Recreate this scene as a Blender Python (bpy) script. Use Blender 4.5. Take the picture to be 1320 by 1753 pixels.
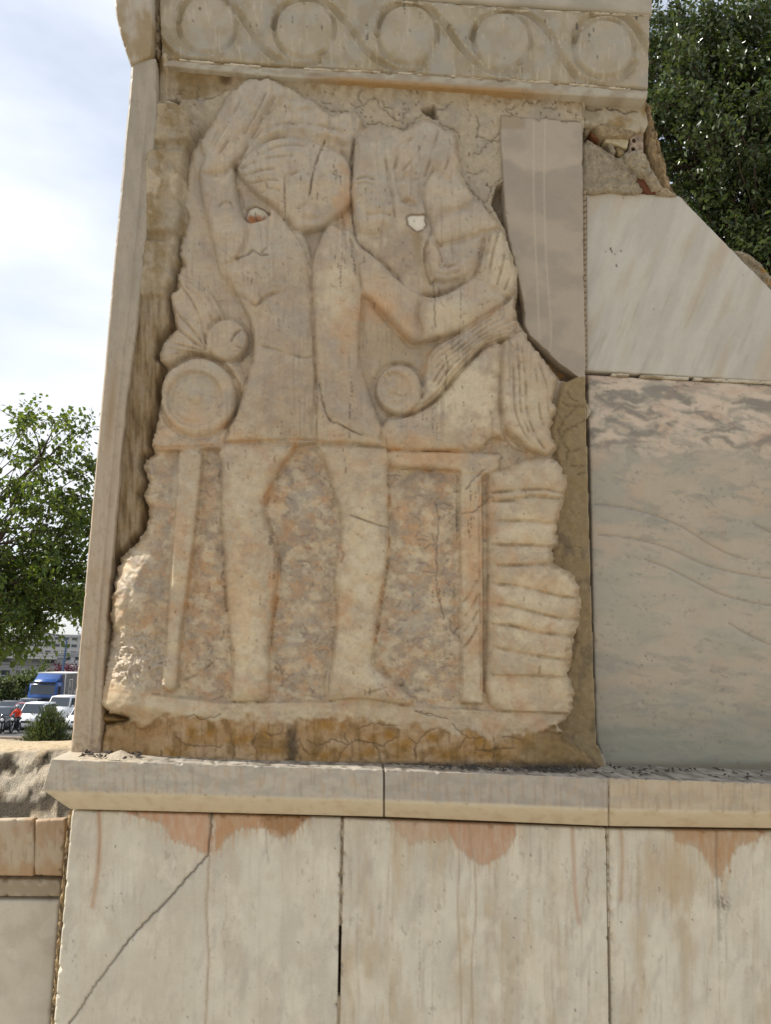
import bpy, bmesh, math, random
import numpy as np
from mathutils import Vector, Matrix

# ------------------------------------------------------------------ clear
for o in list(bpy.data.objects):
    bpy.data.objects.remove(o, do_unlink=True)
scene = bpy.context.scene
C = scene.collection

# ------------------------------------------------------------------ camera
F = 1450.0                      # focal length in photo pixels (1320 x 1753)
CX, CY = 660.0, 876.5
EYE = np.array([0.0, -2.3, 1.6])
_u = np.array([240.0, -8046.0, F]); _u /= np.linalg.norm(_u)
_r = np.array([27300.0, 1075.0, F]); _r -= _u * (_r @ _u); _r /= np.linalg.norm(_r)
_n = np.cross(_u, _r)
M = np.stack([_r, _n, _u])      # camera (right, down, forward) -> world
S = 2.3 / F                     # metres per photo pixel at the wall

cam_d = bpy.data.cameras.new('camera'); cam = bpy.data.objects.new('camera', cam_d)
C.objects.link(cam); scene.camera = cam
cr, cd, cf = M @ np.array([1, 0, 0]), M @ np.array([0, 1, 0]), M @ np.array([0, 0, 1])
mw = Matrix.Identity(4)
for i in range(3):
    mw[i][0] = cr[i]; mw[i][1] = -cd[i]; mw[i][2] = -cf[i]; mw[i][3] = EYE[i]
cam.matrix_world = mw
cam_d.sensor_fit = 'VERTICAL'; cam_d.sensor_height = 24.0; cam_d.lens = F / 1753.0 * 24.0
cam_d.clip_start = 0.05; cam_d.clip_end = 5000

# ------------------------------------------------------------------ sky, sun, exposure
SUN_EL, SUN_BEHIND = math.radians(46), math.radians(7.5)
to_sun = Vector((-math.cos(SUN_EL) * math.cos(SUN_BEHIND), math.cos(SUN_EL) * math.sin(SUN_BEHIND), math.sin(SUN_EL)))
world = bpy.data.worlds.new('World'); scene.world = world; world.use_nodes = True
nt = world.node_tree; nt.nodes.clear()
sky = nt.nodes.new('ShaderNodeTexSky'); sky.sky_type = 'NISHITA'; sky.sun_disc = False
sky.sun_elevation = SUN_EL
sky.sun_rotation = math.atan2(to_sun.x, to_sun.y)
sky.air_density = 1.0; sky.dust_density = 1.6; sky.ozone_density = 1.0
tc = nt.nodes.new('ShaderNodeTexCoord')
mp = nt.nodes.new('ShaderNodeMapping'); mp.inputs['Scale'].default_value = (1.0, 1.0, 2.6)
nz = nt.nodes.new('ShaderNodeTexNoise'); nz.inputs['Scale'].default_value = 1.7
nz.inputs['Detail'].default_value = 7; nz.inputs['Roughness'].default_value = 0.52
rp = nt.nodes.new('ShaderNodeValToRGB')
rp.color_ramp.elements[0].position = 0.36; rp.color_ramp.elements[0].color = (0.30, 0.30, 0.30, 1)
rp.color_ramp.elements[1].position = 0.60; rp.color_ramp.elements[1].color = (1, 1, 1, 1)
mx = nt.nodes.new('ShaderNodeMix'); mx.data_type = 'RGBA'
mx.inputs[7].default_value = (5.7, 5.95, 6.35, 1)
bg = nt.nodes.new('ShaderNodeBackground'); bg.inputs['Strength'].default_value = 0.12
wo = nt.nodes.new('ShaderNodeOutputWorld')
L = nt.links.new
L(tc.outputs['Generated'], mp.inputs['Vector']); L(mp.outputs['Vector'], nz.inputs['Vector'])
L(nz.outputs['Fac'], rp.inputs['Fac']); L(rp.outputs['Color'], mx.inputs[0])
L(sky.outputs['Color'], mx.inputs[6]); L(mx.outputs[2], bg.inputs['Color']); L(bg.outputs['Background'], wo.inputs['Surface'])

sun_d = bpy.data.lights.new('sun', 'SUN'); sun_d.energy = 4.2; sun_d.angle = math.radians(0.6)
sun_d.color = (1.0, 0.95, 0.87)
sun = bpy.data.objects.new('sun', sun_d); C.objects.link(sun)
sun.rotation_euler = (-to_sun).to_track_quat('-Z', 'Y').to_euler()
vs = scene.view_settings
vs.view_transform = 'Standard'; vs.look = 'None'; vs.gamma = 1.0; vs.exposure = 0.56
vs.use_curve_mapping = False

# ------------------------------------------------------------------ helpers
def P(u, v, y):
    """point of the plane at depth y seen at photo pixel (u, v)"""
    u = np.asarray(u, float); v = np.asarray(v, float)
    d = np.stack([u - CX, v - CY, np.full(np.broadcast(u, v).shape, F)], -1) @ M.T
    t = (y - EYE[1]) / d[..., 1]
    return EYE + d * t[..., None]
def at(u, v, y): return Vector(P(float(u), float(v), float(y)))

def vn(x, y, seed=0):
    """gradient noise, about 0..1"""
    x = np.asarray(x, float); y = np.asarray(y, float)
    xi = np.floor(x).astype(np.int64); yi = np.floor(y).astype(np.int64)
    fx = x - xi; fy = y - yi
    sx = fx * fx * fx * (fx * (fx * 6 - 15) + 10); sy = fy * fy * fy * (fy * (fy * 6 - 15) + 10)
    def g(a, b, dx, dy):
        n = (a * 374761393 + b * 668265263 + (seed + 7) * 974711) & 0xffffffff
        n = ((n ^ (n >> 13)) * 1274126177) & 0xffffffff
        n = ((n ^ (n >> 15)) * 2246822519) & 0xffffffff
        k = ((n ^ (n >> 16)) & 63)
        return GCOS[k] * dx + GSIN[k] * dy
    p = g(xi, yi, fx, fy); q = g(xi + 1, yi, fx - 1, fy); r = g(xi, yi + 1, fx, fy - 1); t = g(xi + 1, yi + 1, fx - 1, fy - 1)
    return .5 + .78 * ((p * (1 - sx) + q * sx) * (1 - sy) + (r * (1 - sx) + t * sx) * sy)
GCOS = np.cos(np.arange(64) * math.tau / 64); GSIN = np.sin(np.arange(64) * math.tau / 64)
def fbm(x, y, seed=0, o=4, g=0.5):
    t = 0; a = 1; s = 0
    for i in range(o):
        t = t + a * vn(x * 2 ** i + i * 17.3, y * 2 ** i + i * 9.1, seed + i * 31); s += a; a *= g
    return .5 + (t / s - .5) * 1.25
def jag(pts, amp=1.6, seed=0):
    """a crack: the polyline broken into short uneven steps"""
    p = curve_at(pts, max(4, int(sum(math.dist(a, b) for a, b in zip(pts[:-1], pts[1:])) / 4.5)))
    r = random.Random(seed + int(p[0][0] * 7 + p[0][1])); q = p.copy()
    q[1:-1] += np.array([[r.gauss(0, amp), r.gauss(0, amp)] for _ in range(len(p) - 2)]).reshape(-1, 2)
    return q
def ss(a, b, x):
    t = np.clip((x - a) / (b - a), 0, 1); return t * t * (3 - 2 * t)
def mix(c, col, a):
    return c + (np.asarray(col) - c) * np.asarray(a)[..., None]
def const(U, col): return np.zeros(U.shape + (3,)) + np.asarray(col)
def spline(pts, n=5, closed=False):
    p = np.asarray(pts, float); out = []
    N = len(p)
    for i in range(N if closed else N - 1):
        if closed: a, b, c, d = p[i - 1], p[i], p[(i + 1) % N], p[(i + 2) % N]
        else: a, b, c, d = p[max(i - 1, 0)], p[i], p[i + 1], p[min(i + 2, N - 1)]
        for k in range(n):
            t = k / n
            out.append(0.5 * (2 * b + (c - a) * t + (2 * a - 5 * b + 4 * c - d) * t * t + (3 * b - a - 3 * c + d) * t ** 3))
    if not closed: out.append(p[-1])
    return np.array(out)

class Fld:
    """distances on a set of pixel-space sample points; regular grids use windows"""
    def __init__(s, U, V, regular=False):
        s.U, s.V, s.reg = U, V, regular
        if regular: s.u1, s.v1 = U[0, :], V[:, 0]
    def win(s, a, b, c, d):
        if s.reg:
            i0, i1 = np.searchsorted(s.v1, (c, d)); j0, j1 = np.searchsorted(s.u1, (a, b))
            return (slice(i0, i1), slice(j0, j1))
        return (s.U > a) & (s.U < b) & (s.V > c) & (s.V < d)
    def dist(s, pts, R, closed=False):
        D = np.full(s.U.shape, float(R)); p = np.asarray(pts, float)
        n = len(p)
        for i in range(n if closed else n - 1):
            a = p[i]; b = p[(i + 1) % n]
            w = s.win(min(a[0], b[0]) - R, max(a[0], b[0]) + R, min(a[1], b[1]) - R, max(a[1], b[1]) + R)
            u = s.U[w]; v = s.V[w]
            if u.size == 0: continue
            e = b - a; l2 = e @ e + 1e-9
            t = np.clip(((u - a[0]) * e[0] + (v - a[1]) * e[1]) / l2, 0, 1)
            D[w] = np.minimum(D[w], np.hypot(u - a[0] - t * e[0], v - a[1] - t * e[1]))
        return D
    def inside(s, pts):
        p = np.asarray(pts, float); m = np.zeros(s.U.shape, bool); n = len(p)
        for i in range(n):
            a = p[i]; b = p[(i + 1) % n]
            if a[1] == b[1]: continue
            lo, hi = min(a[1], b[1]), max(a[1], b[1])
            w = s.win(-1e9, max(a[0], b[0]) + 1, lo - 1e-6, hi + 4) if s.reg else np.ones(s.U.shape, bool)
            u = s.U[w]; v = s.V[w]
            xc = a[0] + (v - a[1]) * (b[0] - a[0]) / (b[1] - a[1])
            m[w] ^= (v >= lo) & (v < hi) & (u < xc)
        return m
    def sd(s, pts, R):
        return s.dist(pts, R, True) * np.where(s.inside(pts), 1, -1)
    def line(s, pts, w, sm=True):
        q = spline(pts, 4) if sm and len(pts) > 2 else pts
        return np.exp(-(s.dist(q, w * 3) / w) ** 2) - math.exp(-9)
    def lines(s, many, w):
        """many short polylines at once"""
        R = w * 3; D = np.full(s.U.shape, float(R))
        for p in many:
            for a, b in zip(p[:-1], p[1:]):
                q = s.win(min(a[0], b[0]) - R, max(a[0], b[0]) + R, min(a[1], b[1]) - R, max(a[1], b[1]) + R)
                u = s.U[q]; v = s.V[q]
                if u.size == 0: continue
                ex, ey = b[0] - a[0], b[1] - a[1]
                t = np.clip(((u - a[0]) * ex + (v - a[1]) * ey) / (ex * ex + ey * ey + 1e-9), 0, 1)
                D[q] = np.minimum(D[q], np.hypot(u - a[0] - t * ex, v - a[1] - t * ey))
        return np.exp(-(D / w) ** 2) - math.exp(-9)
    def dash(s, c, u, v, ln, w, col, a=0.9):
        q = s.win(u - w - 1, u + w + 1, v - 1, v + ln + 1)
        uu = s.U[q]; vv = s.V[q]
        if uu.size == 0: return
        wob = (vn(vv * .3, vv * 0 + u, 5) - .5) * 2
        if ln > 5: wob = wob * (1 + .4 * vn(vv * .13, vv * 0 + u * .7, 9)); brk = ss(.36, .52, vn(vv * .22 + 3, vv * 0 + u * .37 + .3, 8))
        else: brk = 1
        k = brk * ss(w * .75 + .8, w * .25, np.abs(uu - u + wob)) * ss(-1, .5, vv - v) * ss(ln + 1, ln - .5, vv - v) * a
        c[q] = c[q] + (np.asarray(col) - c[q]) * k[..., None]

def obj(name, me, mat=None, parent=None):
    o = bpy.data.objects.new(name, me); C.objects.link(o)
    if mat: me.materials.append(mat)
    if parent: o.parent = parent
    return o
def tag(o, label=None, cat=None, group=None, kind=None):
    if label: o['label'] = label
    if cat: o['category'] = cat
    if group: o['group'] = group
    if kind: o['kind'] = kind
    return o
def empty(name, loc=(0, 0, 0), label=None, cat=None, group=None):
    o = bpy.data.objects.new(name, None); C.objects.link(o); o.location = loc
    o.empty_display_size = 0.1
    return tag(o, label, cat, group)

def np_mesh(name, co, quads, col=None, smooth=True):
    me = bpy.data.meshes.new(name)
    k = quads.shape[1]
    me.vertices.add(len(co)); me.vertices.foreach_set('co', np.ascontiguousarray(co, np.float32).ravel())
    me.loops.add(quads.size); me.loops.foreach_set('vertex_index', quads.astype(np.int32).ravel())
    me.polygons.add(len(quads))
    me.polygons.foreach_set('loop_start', np.arange(0, quads.size, k, dtype=np.int32))
    try: me.polygons.foreach_set('loop_total', np.full(len(quads), k, np.int32))
    except Exception: pass
    me.polygons.foreach_set('use_smooth', np.full(len(quads), smooth, bool))
    if col is not None:
        a = me.color_attributes.new('Col', 'FLOAT_COLOR', 'POINT')
        c4 = np.ones((len(co), 4), np.float32); c4[:, :3] = np.clip(col, 0.004, 0.85)
        a.data.foreach_set('color', c4.ravel())
    me.update(calc_edges=True); me.validate()
    return me
def grid_quads(nr, nc):
    i = np.arange(nr * nc).reshape(nr, nc)
    return np.stack([i[:-1, :-1], i[1:, :-1], i[1:, 1:], i[:-1, 1:]], -1)
def grid_obj(name, X, mask, col, mat, parent):
    """X (nr,nc,3); mask (nr-1,nc-1) of the cells to keep"""
    nr, nc = X.shape[:2]
    q = grid_quads(nr, nc)
    q = q[mask] if mask is not None else q.reshape(-1, 4)
    if len(q) == 0: return None
    used, inv = np.unique(q, return_inverse=True)
    return obj(name, np_mesh(name, X.reshape(-1, 3)[used], inv.reshape(-1, 4), None if col is None else col.reshape(-1, 3)[used]), mat, parent)

def curve_at(pts, n):
    p = np.asarray(pts, float)
    s = np.concatenate([[0], np.cumsum(np.hypot(*(p[1:] - p[:-1]).T))])
    t = np.linspace(0, s[-1], n)
    return np.stack([np.interp(t, s, p[:, 0]), np.interp(t, s, p[:, 1])], -1)
def slab(name, left, right, y, thick, hf, cf, mat, parent, step=2.4, chip=1.2, seed=0, label=None):
    """a stone whose front lies between two edge curves, with real thickness; hf in pixels towards the viewer"""
    Lp = np.asarray(left, float); Rp = np.asarray(right, float)
    ln = lambda p: np.hypot(*(p[1:] - p[:-1]).T).sum()
    nv = int(max(ln(Lp), ln(Rp)) / step) + 2
    wd = max(np.hypot(*(Rp[0] - Lp[0])), np.hypot(*(Rp[-1] - Lp[-1])), np.hypot(*(Rp[len(Rp)//2] - Lp[len(Lp)//2])))
    nu = int(wd / step) + 2
    Lc = curve_at(left, nv); Rc = curve_at(right, nv)
    s = np.linspace(0, 1, nu)[None, :, None]
    UV = Lc[:, None] * (1 - s) + Rc[:, None] * s
    U, V = UV[..., 0], UV[..., 1]
    e = np.minimum(np.minimum(np.arange(nv)[:, None], np.arange(nv)[::-1][:, None]),
                   np.minimum(np.arange(nu)[None], np.arange(nu)[::-1][None])) * step
    ch = chip * ss(0.58, 0.8, fbm(U / 16, V / 16, seed + 3, 3)) * 5
    f = Fld(U, V)
    H = hf(f, U, V) if hf else np.zeros(U.shape)
    H = H - ss(3.0 + ch, 0, e) * (1.2 + ch * .8)
    X = P(U, V, y); X[..., 1] -= H * S
    col = cf(f, U, V)
    Xp = np.pad(X, ((1, 1), (1, 1), (0, 0)), mode='edge')
    Xp[0, :, 1] = y + thick; Xp[-1, :, 1] = y + thick; Xp[:, 0, 1] = y + thick; Xp[:, -1, 1] = y + thick
    cp = np.pad(col, ((1, 1), (1, 1), (0, 0)), mode='edge')
    o = grid_obj(name, Xp, None, cp, mat, parent)
    if label: o['label'] = label
    return o

def lump(name, poly, y, bulge, mat, col, parent, seed=0, rough=3.0, depth=.08, rings=10, flat=.5):
    rings = rings * 2
    """broken stone or mortar piece from its outline: star shaped, domed, noisy front, real depth"""
    p = spline(poly, 7, True) if len(poly) > 4 else curve_at(list(poly) + [poly[0]], 30)[:-1]
    c = p.mean(0); p = p + (fbm(p[:, 0] / 5, p[:, 1] / 5, seed + 2, 4, .65)[:, None] - .5) * (p - c) * (.22 if rough > 1.5 else .06)
    n = len(p); rows = []; cols = []
    for k in range(rings + 1):
        r = k / rings
        q = c + (p - c) * r
        h = bulge * np.sqrt(np.clip(1 - max(0, (r - flat) / (1 - flat)) ** 2, 0, 1)) + (fbm(q[:, 0] / 11, q[:, 1] / 11, seed, 5, .6) - .5) * rough * 3.4
        X = P(q[:, 0], q[:, 1], y); X[:, 1] -= h * S; rows.append(X)
        g = fbm(q[:, 0] / 14, q[:, 1] / 14, seed + 5, 4)
        cols.append(np.asarray(col) * (0.72 + .56 * g)[:, None])
    X = rows[-1].copy(); X[:, 1] = y + depth; rows.append(X); cols.append(cols[-1])
    co = np.concatenate(rows); cc = np.concatenate(cols); q = []
    for k in range(len(rows) - 1):
        i = np.arange(n); j = (i + 1) % n
        q.append(np.stack([k * n + i, k * n + j, (k + 1) * n + j, (k + 1) * n + i], -1))
    q = np.concatenate(q)[:, ::-1]
    return obj(name, np_mesh(name, co, q, cc), mat, parent)

# ------------------------------------------------------------------ materials
TINT = (.87, .81, .70)      # common tone of the old stone
def nodes(name):
    m = bpy.data.materials.new(name); m.use_nodes = True
    t = m.node_tree; b = t.nodes['Principled BSDF']; return m, t, b
def stone(name, rough=0.6, var=0.18, bump=0.25, scale=60.0, fine=420.0, spec=0.35):
    m, t, b = nodes(name); N = t.nodes.new; K = t.links.new
    a = N('ShaderNodeVertexColor'); a.layer_name = 'Col'
    tc = N('ShaderNodeTexCoord')
    n1 = N('ShaderNodeTexNoise'); n1.inputs['Scale'].default_value = scale; n1.inputs['Detail'].default_value = 9; n1.inputs['Roughness'].default_value = .62
    n2 = N('ShaderNodeTexNoise'); n2.inputs['Scale'].default_value = fine; n2.inputs['Detail'].default_value = 4
    K(tc.outputs['Object'], n1.inputs['Vector']); K(tc.outputs['Object'], n2.inputs['Vector'])
    mr = N('ShaderNodeMapRange'); mr.inputs[1].default_value = .25; mr.inputs[2].default_value = .75
    mr.inputs[3].default_value = 1 - var; mr.inputs[4].default_value = 1 + var
    K(n1.outputs['Fac'], mr.inputs[0])
    mm = N('ShaderNodeVectorMath'); mm.operation = 'SCALE'
    K(a.outputs['Color'], mm.inputs[0]); K(mr.outputs[0], mm.inputs['Scale'])
    mt = N('ShaderNodeVectorMath'); mt.operation = 'MULTIPLY'; mt.inputs[1].default_value = TINT
    m3 = N('ShaderNodeMapRange'); m3.inputs[1].default_value = .3; m3.inputs[2].default_value = .7; m3.inputs[3].default_value = 1 - var * .7; m3.inputs[4].default_value = 1 + var * .7
    K(n2.outputs['Fac'], m3.inputs[0]); m4 = N('ShaderNodeVectorMath'); m4.operation = 'SCALE'; K(mm.outputs[0], m4.inputs[0]); K(m3.outputs[0], m4.inputs['Scale'])
    K(m4.outputs[0], mt.inputs[0]); K(mt.outputs[0], b.inputs['Base Color'])
    ad = N('ShaderNodeMath'); ad.operation = 'ADD'; K(n1.outputs['Fac'], ad.inputs[0]); K(n2.outputs['Fac'], ad.inputs[1])
    bp = N('ShaderNodeBump'); bp.inputs['Strength'].default_value = bump; bp.inputs['Distance'].default_value = .004
    K(ad.outputs[0], bp.inputs['Height']); K(bp.outputs['Normal'], b.inputs['Normal'])
    r2 = N('ShaderNodeMapRange'); r2.inputs[1].default_value = .3; r2.inputs[2].default_value = .7
    r2.inputs[3].default_value = rough - .12; r2.inputs[4].default_value = min(1, rough + .15)
    K(n1.outputs['Fac'], r2.inputs[0]); K(r2.outputs[0], b.inputs['Roughness'])
    b.inputs['Specular IOR Level'].default_value = spec
    return m
def plain(name, col, rough=.6, metal=0, var=.12, scale=30, bump=0, spec=.4, emit=None):
    m, t, b = nodes(name); N = t.nodes.new; K = t.links.new
    tc = N('ShaderNodeTexCoord'); n = N('ShaderNodeTexNoise'); n.inputs['Scale'].default_value = scale; n.inputs['Detail'].default_value = 6
    K(tc.outputs['Object'], n.inputs['Vector'])
    rp = N('ShaderNodeValToRGB')
    c = np.array(col)
    rp.color_ramp.elements[0].position = .3; rp.color_ramp.elements[0].color = (*np.clip(c * (1 - var), 0, 1), 1)
    rp.color_ramp.elements[1].position = .7; rp.color_ramp.elements[1].color = (*np.clip(c * (1 + var), 0, 1), 1)
    K(n.outputs['Fac'], rp.inputs['Fac']); K(rp.outputs['Color'], b.inputs['Base Color'])
    b.inputs['Roughness'].default_value = rough; b.inputs['Metallic'].default_value = metal
    b.inputs['Specular IOR Level'].default_value = spec
    if bump:
        bp = N('ShaderNodeBump'); bp.inputs['Strength'].default_value = bump; bp.inputs['Distance'].default_value = .02
        K(n.outputs['Fac'], bp.inputs['Height']); K(bp.outputs['Normal'], b.inputs['Normal'])
    return m
def leafmat(name, c1, c2, trans=.45, rough=.4):
    m, t, b = nodes(name); N = t.nodes.new; K = t.links.new
    g = N('ShaderNodeNewGeometry')
    rp = N('ShaderNodeValToRGB'); rp.color_ramp.elements[0].color = (*c1, 1); rp.color_ramp.elements[1].color = (*c2, 1)
    K(g.outputs['Random Per Island'], rp.inputs['Fac']); K(rp.outputs['Color'], b.inputs['Base Color'])
    b.inputs['Roughness'].default_value = rough; b.inputs['Specular IOR Level'].default_value = .5
    tr = N('ShaderNodeBsdfTranslucent'); hs = N('ShaderNodeHueSaturation'); hs.inputs['Value'].default_value = 1.7; hs.inputs['Saturation'].default_value = 1.15
    hs.inputs['Hue'].default_value = .485
    K(rp.outputs['Color'], hs.inputs['Color']); K(hs.outputs['Color'], tr.inputs['Color'])
    mxs = N('ShaderNodeMixShader'); mxs.inputs[0].default_value = trans
    K(b.outputs[0], mxs.inputs[1]); K(tr.outputs[0], mxs.inputs[2]); K(mxs.outputs[0], t.nodes['Material Output'].inputs['Surface'])
    return m

MARBLE = stone('weathered_marble', .56, .07, .13, 48, 210)
POLISH = stone('sawn_marble', .46, .05, .05, 40, 210, .42)
PLASTER = stone('old_plaster', .85, .16, .55, 70, 420, .2)
RUBBLE = stone('rubble_mortar', .92, .30, 1.0, 90, 260, .15)
MORTAR = stone('joint_mortar', .85, .14, .5, 90, 400, .2)

# ================================================================== GROUND
def ground_z(x, y):
    """plaza level by the monument, falling to the street behind it"""
    return -3.62 * ss(11, 38, y)
gx = np.concatenate([np.linspace(-900, -60, 15), np.linspace(-50, 50, 51), np.linspace(60, 900, 15)])
gy = np.concatenate([np.linspace(-600, -20, 12), np.linspace(-15, 60, 76), np.linspace(70, 2500, 30)])
GX, GY = np.meshgrid(gx, gy)
GZ = ground_z(GX, GY)
q = grid_quads(*GX.shape).reshape(-1, 4)[:, ::-1]
ground = obj('ground', np_mesh('ground', np.stack([GX, GY, GZ], -1).reshape(-1, 3), q[:, ::-1] if False else q),
             plain('pale_paving', (.37, .33, .265), .9, 0, .16, 1.6, .15, .2))
tag(ground, kind='structure')

# ================================================================== MONUMENT
mon = empty('stone_monument', (0, 0, 0), 'weathered marble-clad monument with carved scroll frieze, broken corner and cracked base slabs', 'monument')

# rubble core behind the cladding
core_out = [(266, -260), (1108, -260), (1104, 166), (1104, 206), (1001, 206), (1001, 333), (1150, 334), (1168, 338), (1240, 424),
            (1275, 452), (1320, 505), (1480, 668), (1500, 1330), (1500, 2260), (100, 2260), (150, 1330), (248, 100)]
def core_mesh():
    p = curve_at(core_out + [core_out[0]], 420)[:-1]
    # straight borders on the left and top stay straight, the broken right edge gets ragged
    rag = (fbm(p[:, 0] / 9, p[:, 1] / 9, 4, 4) - .5) * 9 * ((p[:, 0] > 1090) & (p[:, 1] > 150) & (p[:, 1] < 700))
    p = p + np.stack([rag * .9, -rag * .4], -1)
    f = P(p[:, 0], p[:, 1], .035); f[:, 2] = np.maximum(f[:, 2], -.05)
    n = len(f)
    layers = [f]
    for d in (.06, .12, .2, .32, .5):
        k = f.copy(); k[:, 1] = .035 + d
        r = ((p[:, 0] > 1090) & (p[:, 1] > 150) & (p[:, 1] < 700))
        k[:, 0] += r * (fbm(p[:, 0] / 12, p[:, 1] / 12 + d * 60, 9, 3) - .5) * .05
        k[:, 2] += r * (fbm(p[:, 0] / 12, p[:, 1] / 12 + d * 60, 19, 3) - .5) * .05
        layers.append(k)
    bm = bmesh.new(); cl = bm.loops.layers.float_color.new('Col') if False else None
    vs_ = [[bm.verts.new(c) for c in l] for l in layers]
    bm.faces.new(vs_[0][::-1]); bm.faces.new(vs_[-1])
    for a, b in zip(vs_[:-1], vs_[1:]):
        for i in range(n):
            j = (i + 1) % n; bm.faces.new((a[i], a[j], b[j], b[i]))
    bmesh.ops.recalc_face_normals(bm, faces=bm.faces[:])
    me = bpy.data.meshes.new('core'); bm.to_mesh(me); bm.free()
    return me
obj('core', core_mesh(), plain('core_mortar', (.33, .26, .18), .95, 0, .3, 14, .9, .15), mon)

lumpcore = [(985,196),(1104,200),(1112,225),(1125,262),(1135,300),(1145,338),(985,345)]
# ---------------------------------------------------------------- relief outline (photo pixels)
OUT = [(430,133),(455,132),(475,137),(490,143),(505,152),(520,163),(540,168),(555,185),(570,195),(595,192),(610,189),(619,200),(626,215),
 (650,214),(675,217),(690,221),(705,214),(720,204),(735,200),(752,212),(770,222),(783,227),(786,245),(788,270),(793,300),(801,318),(815,335),
 (830,350),(843,365),(856,385),(867,400),(871,415),(879,440),(888,462),(889,490),(883,520),(886,545),(896,560),(906,580),(925,605),(945,630),
 (958,648),(953,665),(948,685),(956,702),(949,716),(945,735),(951,755),(956,770),(946,781),(957,790),(969,810),(973,835),(966,865),(958,895),
 (956,915),(959,934),(950,942),(951,961),(966,970),(986,985),(996,1005),(998,1040),(994,1070),(986,1092),(981,1130),(976,1158),(986,1175),
 (986,1192),(977,1225),(960,1243),(966,1262),(1000,1286),(1030,1312),(1030,1330),(166,1330),(168,1300),(172,1270),(176,1250),(180,1236),
 (217,1232),(187,1222),(167,1208),(155,1195),(157,1180),(170,1140),(177,1110),(189,1080),(184,1062),(187,1030),(192,1000),(199,970),
 (207,952),(227,932),(245,912),(250,890),(253,870),(243,850),(253,825),(245,805),(247,786),(263,776),(258,765),(262,745),(268,720),(272,690),
 (275,660),(284,632),(270,620),(274,592),(298,562),(293,530),(290,506),(302,490),(300,470),(310,455),(304,440),(306,420),(312,395),(318,372),
 (310,355),(313,330),(318,300),(322,275),(327,258),(340,236),(357,217),(368,190),(383,166),(400,150),(414,138)]

# ---------------------------------------------------------------- plaster round the relief
ST = 2.4
pu = np.arange(160, 1040, ST); pv = np.arange(96, 1332, ST)
U, V = np.meshgrid(pu, pv); f = Fld(U, V, True)
dO = f.sd(OUT, 60)
H = (fbm(U / 26, V / 26, 3, 5) - .5) * 7
# top strip is a thick coat, the left gap is filled with separate mortar blocks
H += 4 * ss(230, 200, V + (fbm(U / 30, V / 30, 8, 3) - .5) * 30) * ss(265, 300, U)
left = ss(345, 325, U + (fbm(U / 18, V / 18, 12, 3) - .5) * 26)
blk = np.zeros(U.shape)
for (a, b, c_, d_, hh) in [(258, 190, 338, 262, 9), (252, 268, 332, 415, 12), (240, 420, 306, 522, 9)]:
    pl = [(a + 8, b), (c_ - 6, b + 4), (c_, d_ - 8), (c_ - 14, d_), (a, d_), (a - 3, b + 20)]
    sd_ = f.sd(pl, 20); blk = np.maximum(blk, hh * ss(0, 8, sd_))
H += blk + (fbm(U / 9, V / 9, 40, 3) - .5) * 4 * (blk > 0)
H += 24 * ss(360, 330, U) * ss(170, 190, V) * ss(-2, -14, dO - 8)
# upright mortar fillet next to the top of the pilaster
H += 10 * ss(12, 6, np.abs(U - 283 + (V - 110) * .03)) * ss(108, 112, V) * ss(180, 172, V)
# cracks
cracks = [[(262,182),(300,183),(330,180),(352,172),(375,164),(395,155)], [(340,152),(336,165),(340,178)], [(300,165),(312,158),(318,155)],
 [(555,186),(566,193),(578,193),(596,192)], [(627,214),(650,214),(672,218),(690,222),(712,205),(722,198)], [(735,196),(752,213),(783,226),(786,236)],
 [(795,312),(805,325),(822,340),(832,352),(838,365)], [(600,178),(612,186),(624,182),(640,170),(650,182),(664,196),(676,205),(690,214)],
 [(700,190),(688,202),(690,214)], [(750,190),(760,188),(768,180),(778,176)], [(620,160),(612,172),(622,184)], [(655,175),(660,186),(672,190),(676,205)],
 [(800,268),(822,260),(834,248),(846,236),(857,228)], [(832,316),(840,330),(852,308),(862,304)], [(815,200),(822,214),(812,226),(830,240),(857,240)],
 [(798,294),(812,298),(835,292)], [(838,336),(826,352),(830,366),(848,360)], [(893,186),(900,178),(915,184),(925,172)], [(890,176),(896,168),(888,160)],
 [(1000,175),(1008,190),(1030,186)], [(1040,164),(1045,176),(1038,186),(1062,188),(1072,194),(1090,190)], [(988,172),(996,184),(1000,206)],
 [(930,188),(945,188),(953,186)], [(880,184),(864,190),(872,196)], [(925,205),(945,207),(970,210),(996,207)],
 [(985,700),(972,712),(962,718),(954,742),(960,752)], [(988,690),(975,685),(970,670)], [(960,690),(975,700),(1000,698)], [(1000,720),(985,730),(966,738),(958,752),(952,770)],
 [(962,758),(972,775),(968,790)], [(975,800),(1000,798)], [(990,770),(978,776)], [(985,815),(1002,812)], [(965,936),(990,938)], [(950,668),(945,700),(958,720)]]
cr = np.zeros(U.shape)
cr = f.lines([jag(k) for k in cracks], 1.0) * .6
vor = np.abs(vn(U / 15 + 3 * vn(U / 30, V / 30, 2), V / 15, 77) - .5)
fine = ss(.022, .0, vor) * ss(.5, .62, fbm(U / 50, V / 50, 6, 2)) * ss(300, 225, V) * .7
cr = np.maximum(cr, fine)
H -= 4 * cr
vtop = np.interp(U, [279,460,650,850,1108], [112,130,142,156,169])
H += (20 - 10 * ss(800, 870, U)) * ss(30, 4, V - vtop) * ss(272, 286, U)
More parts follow.
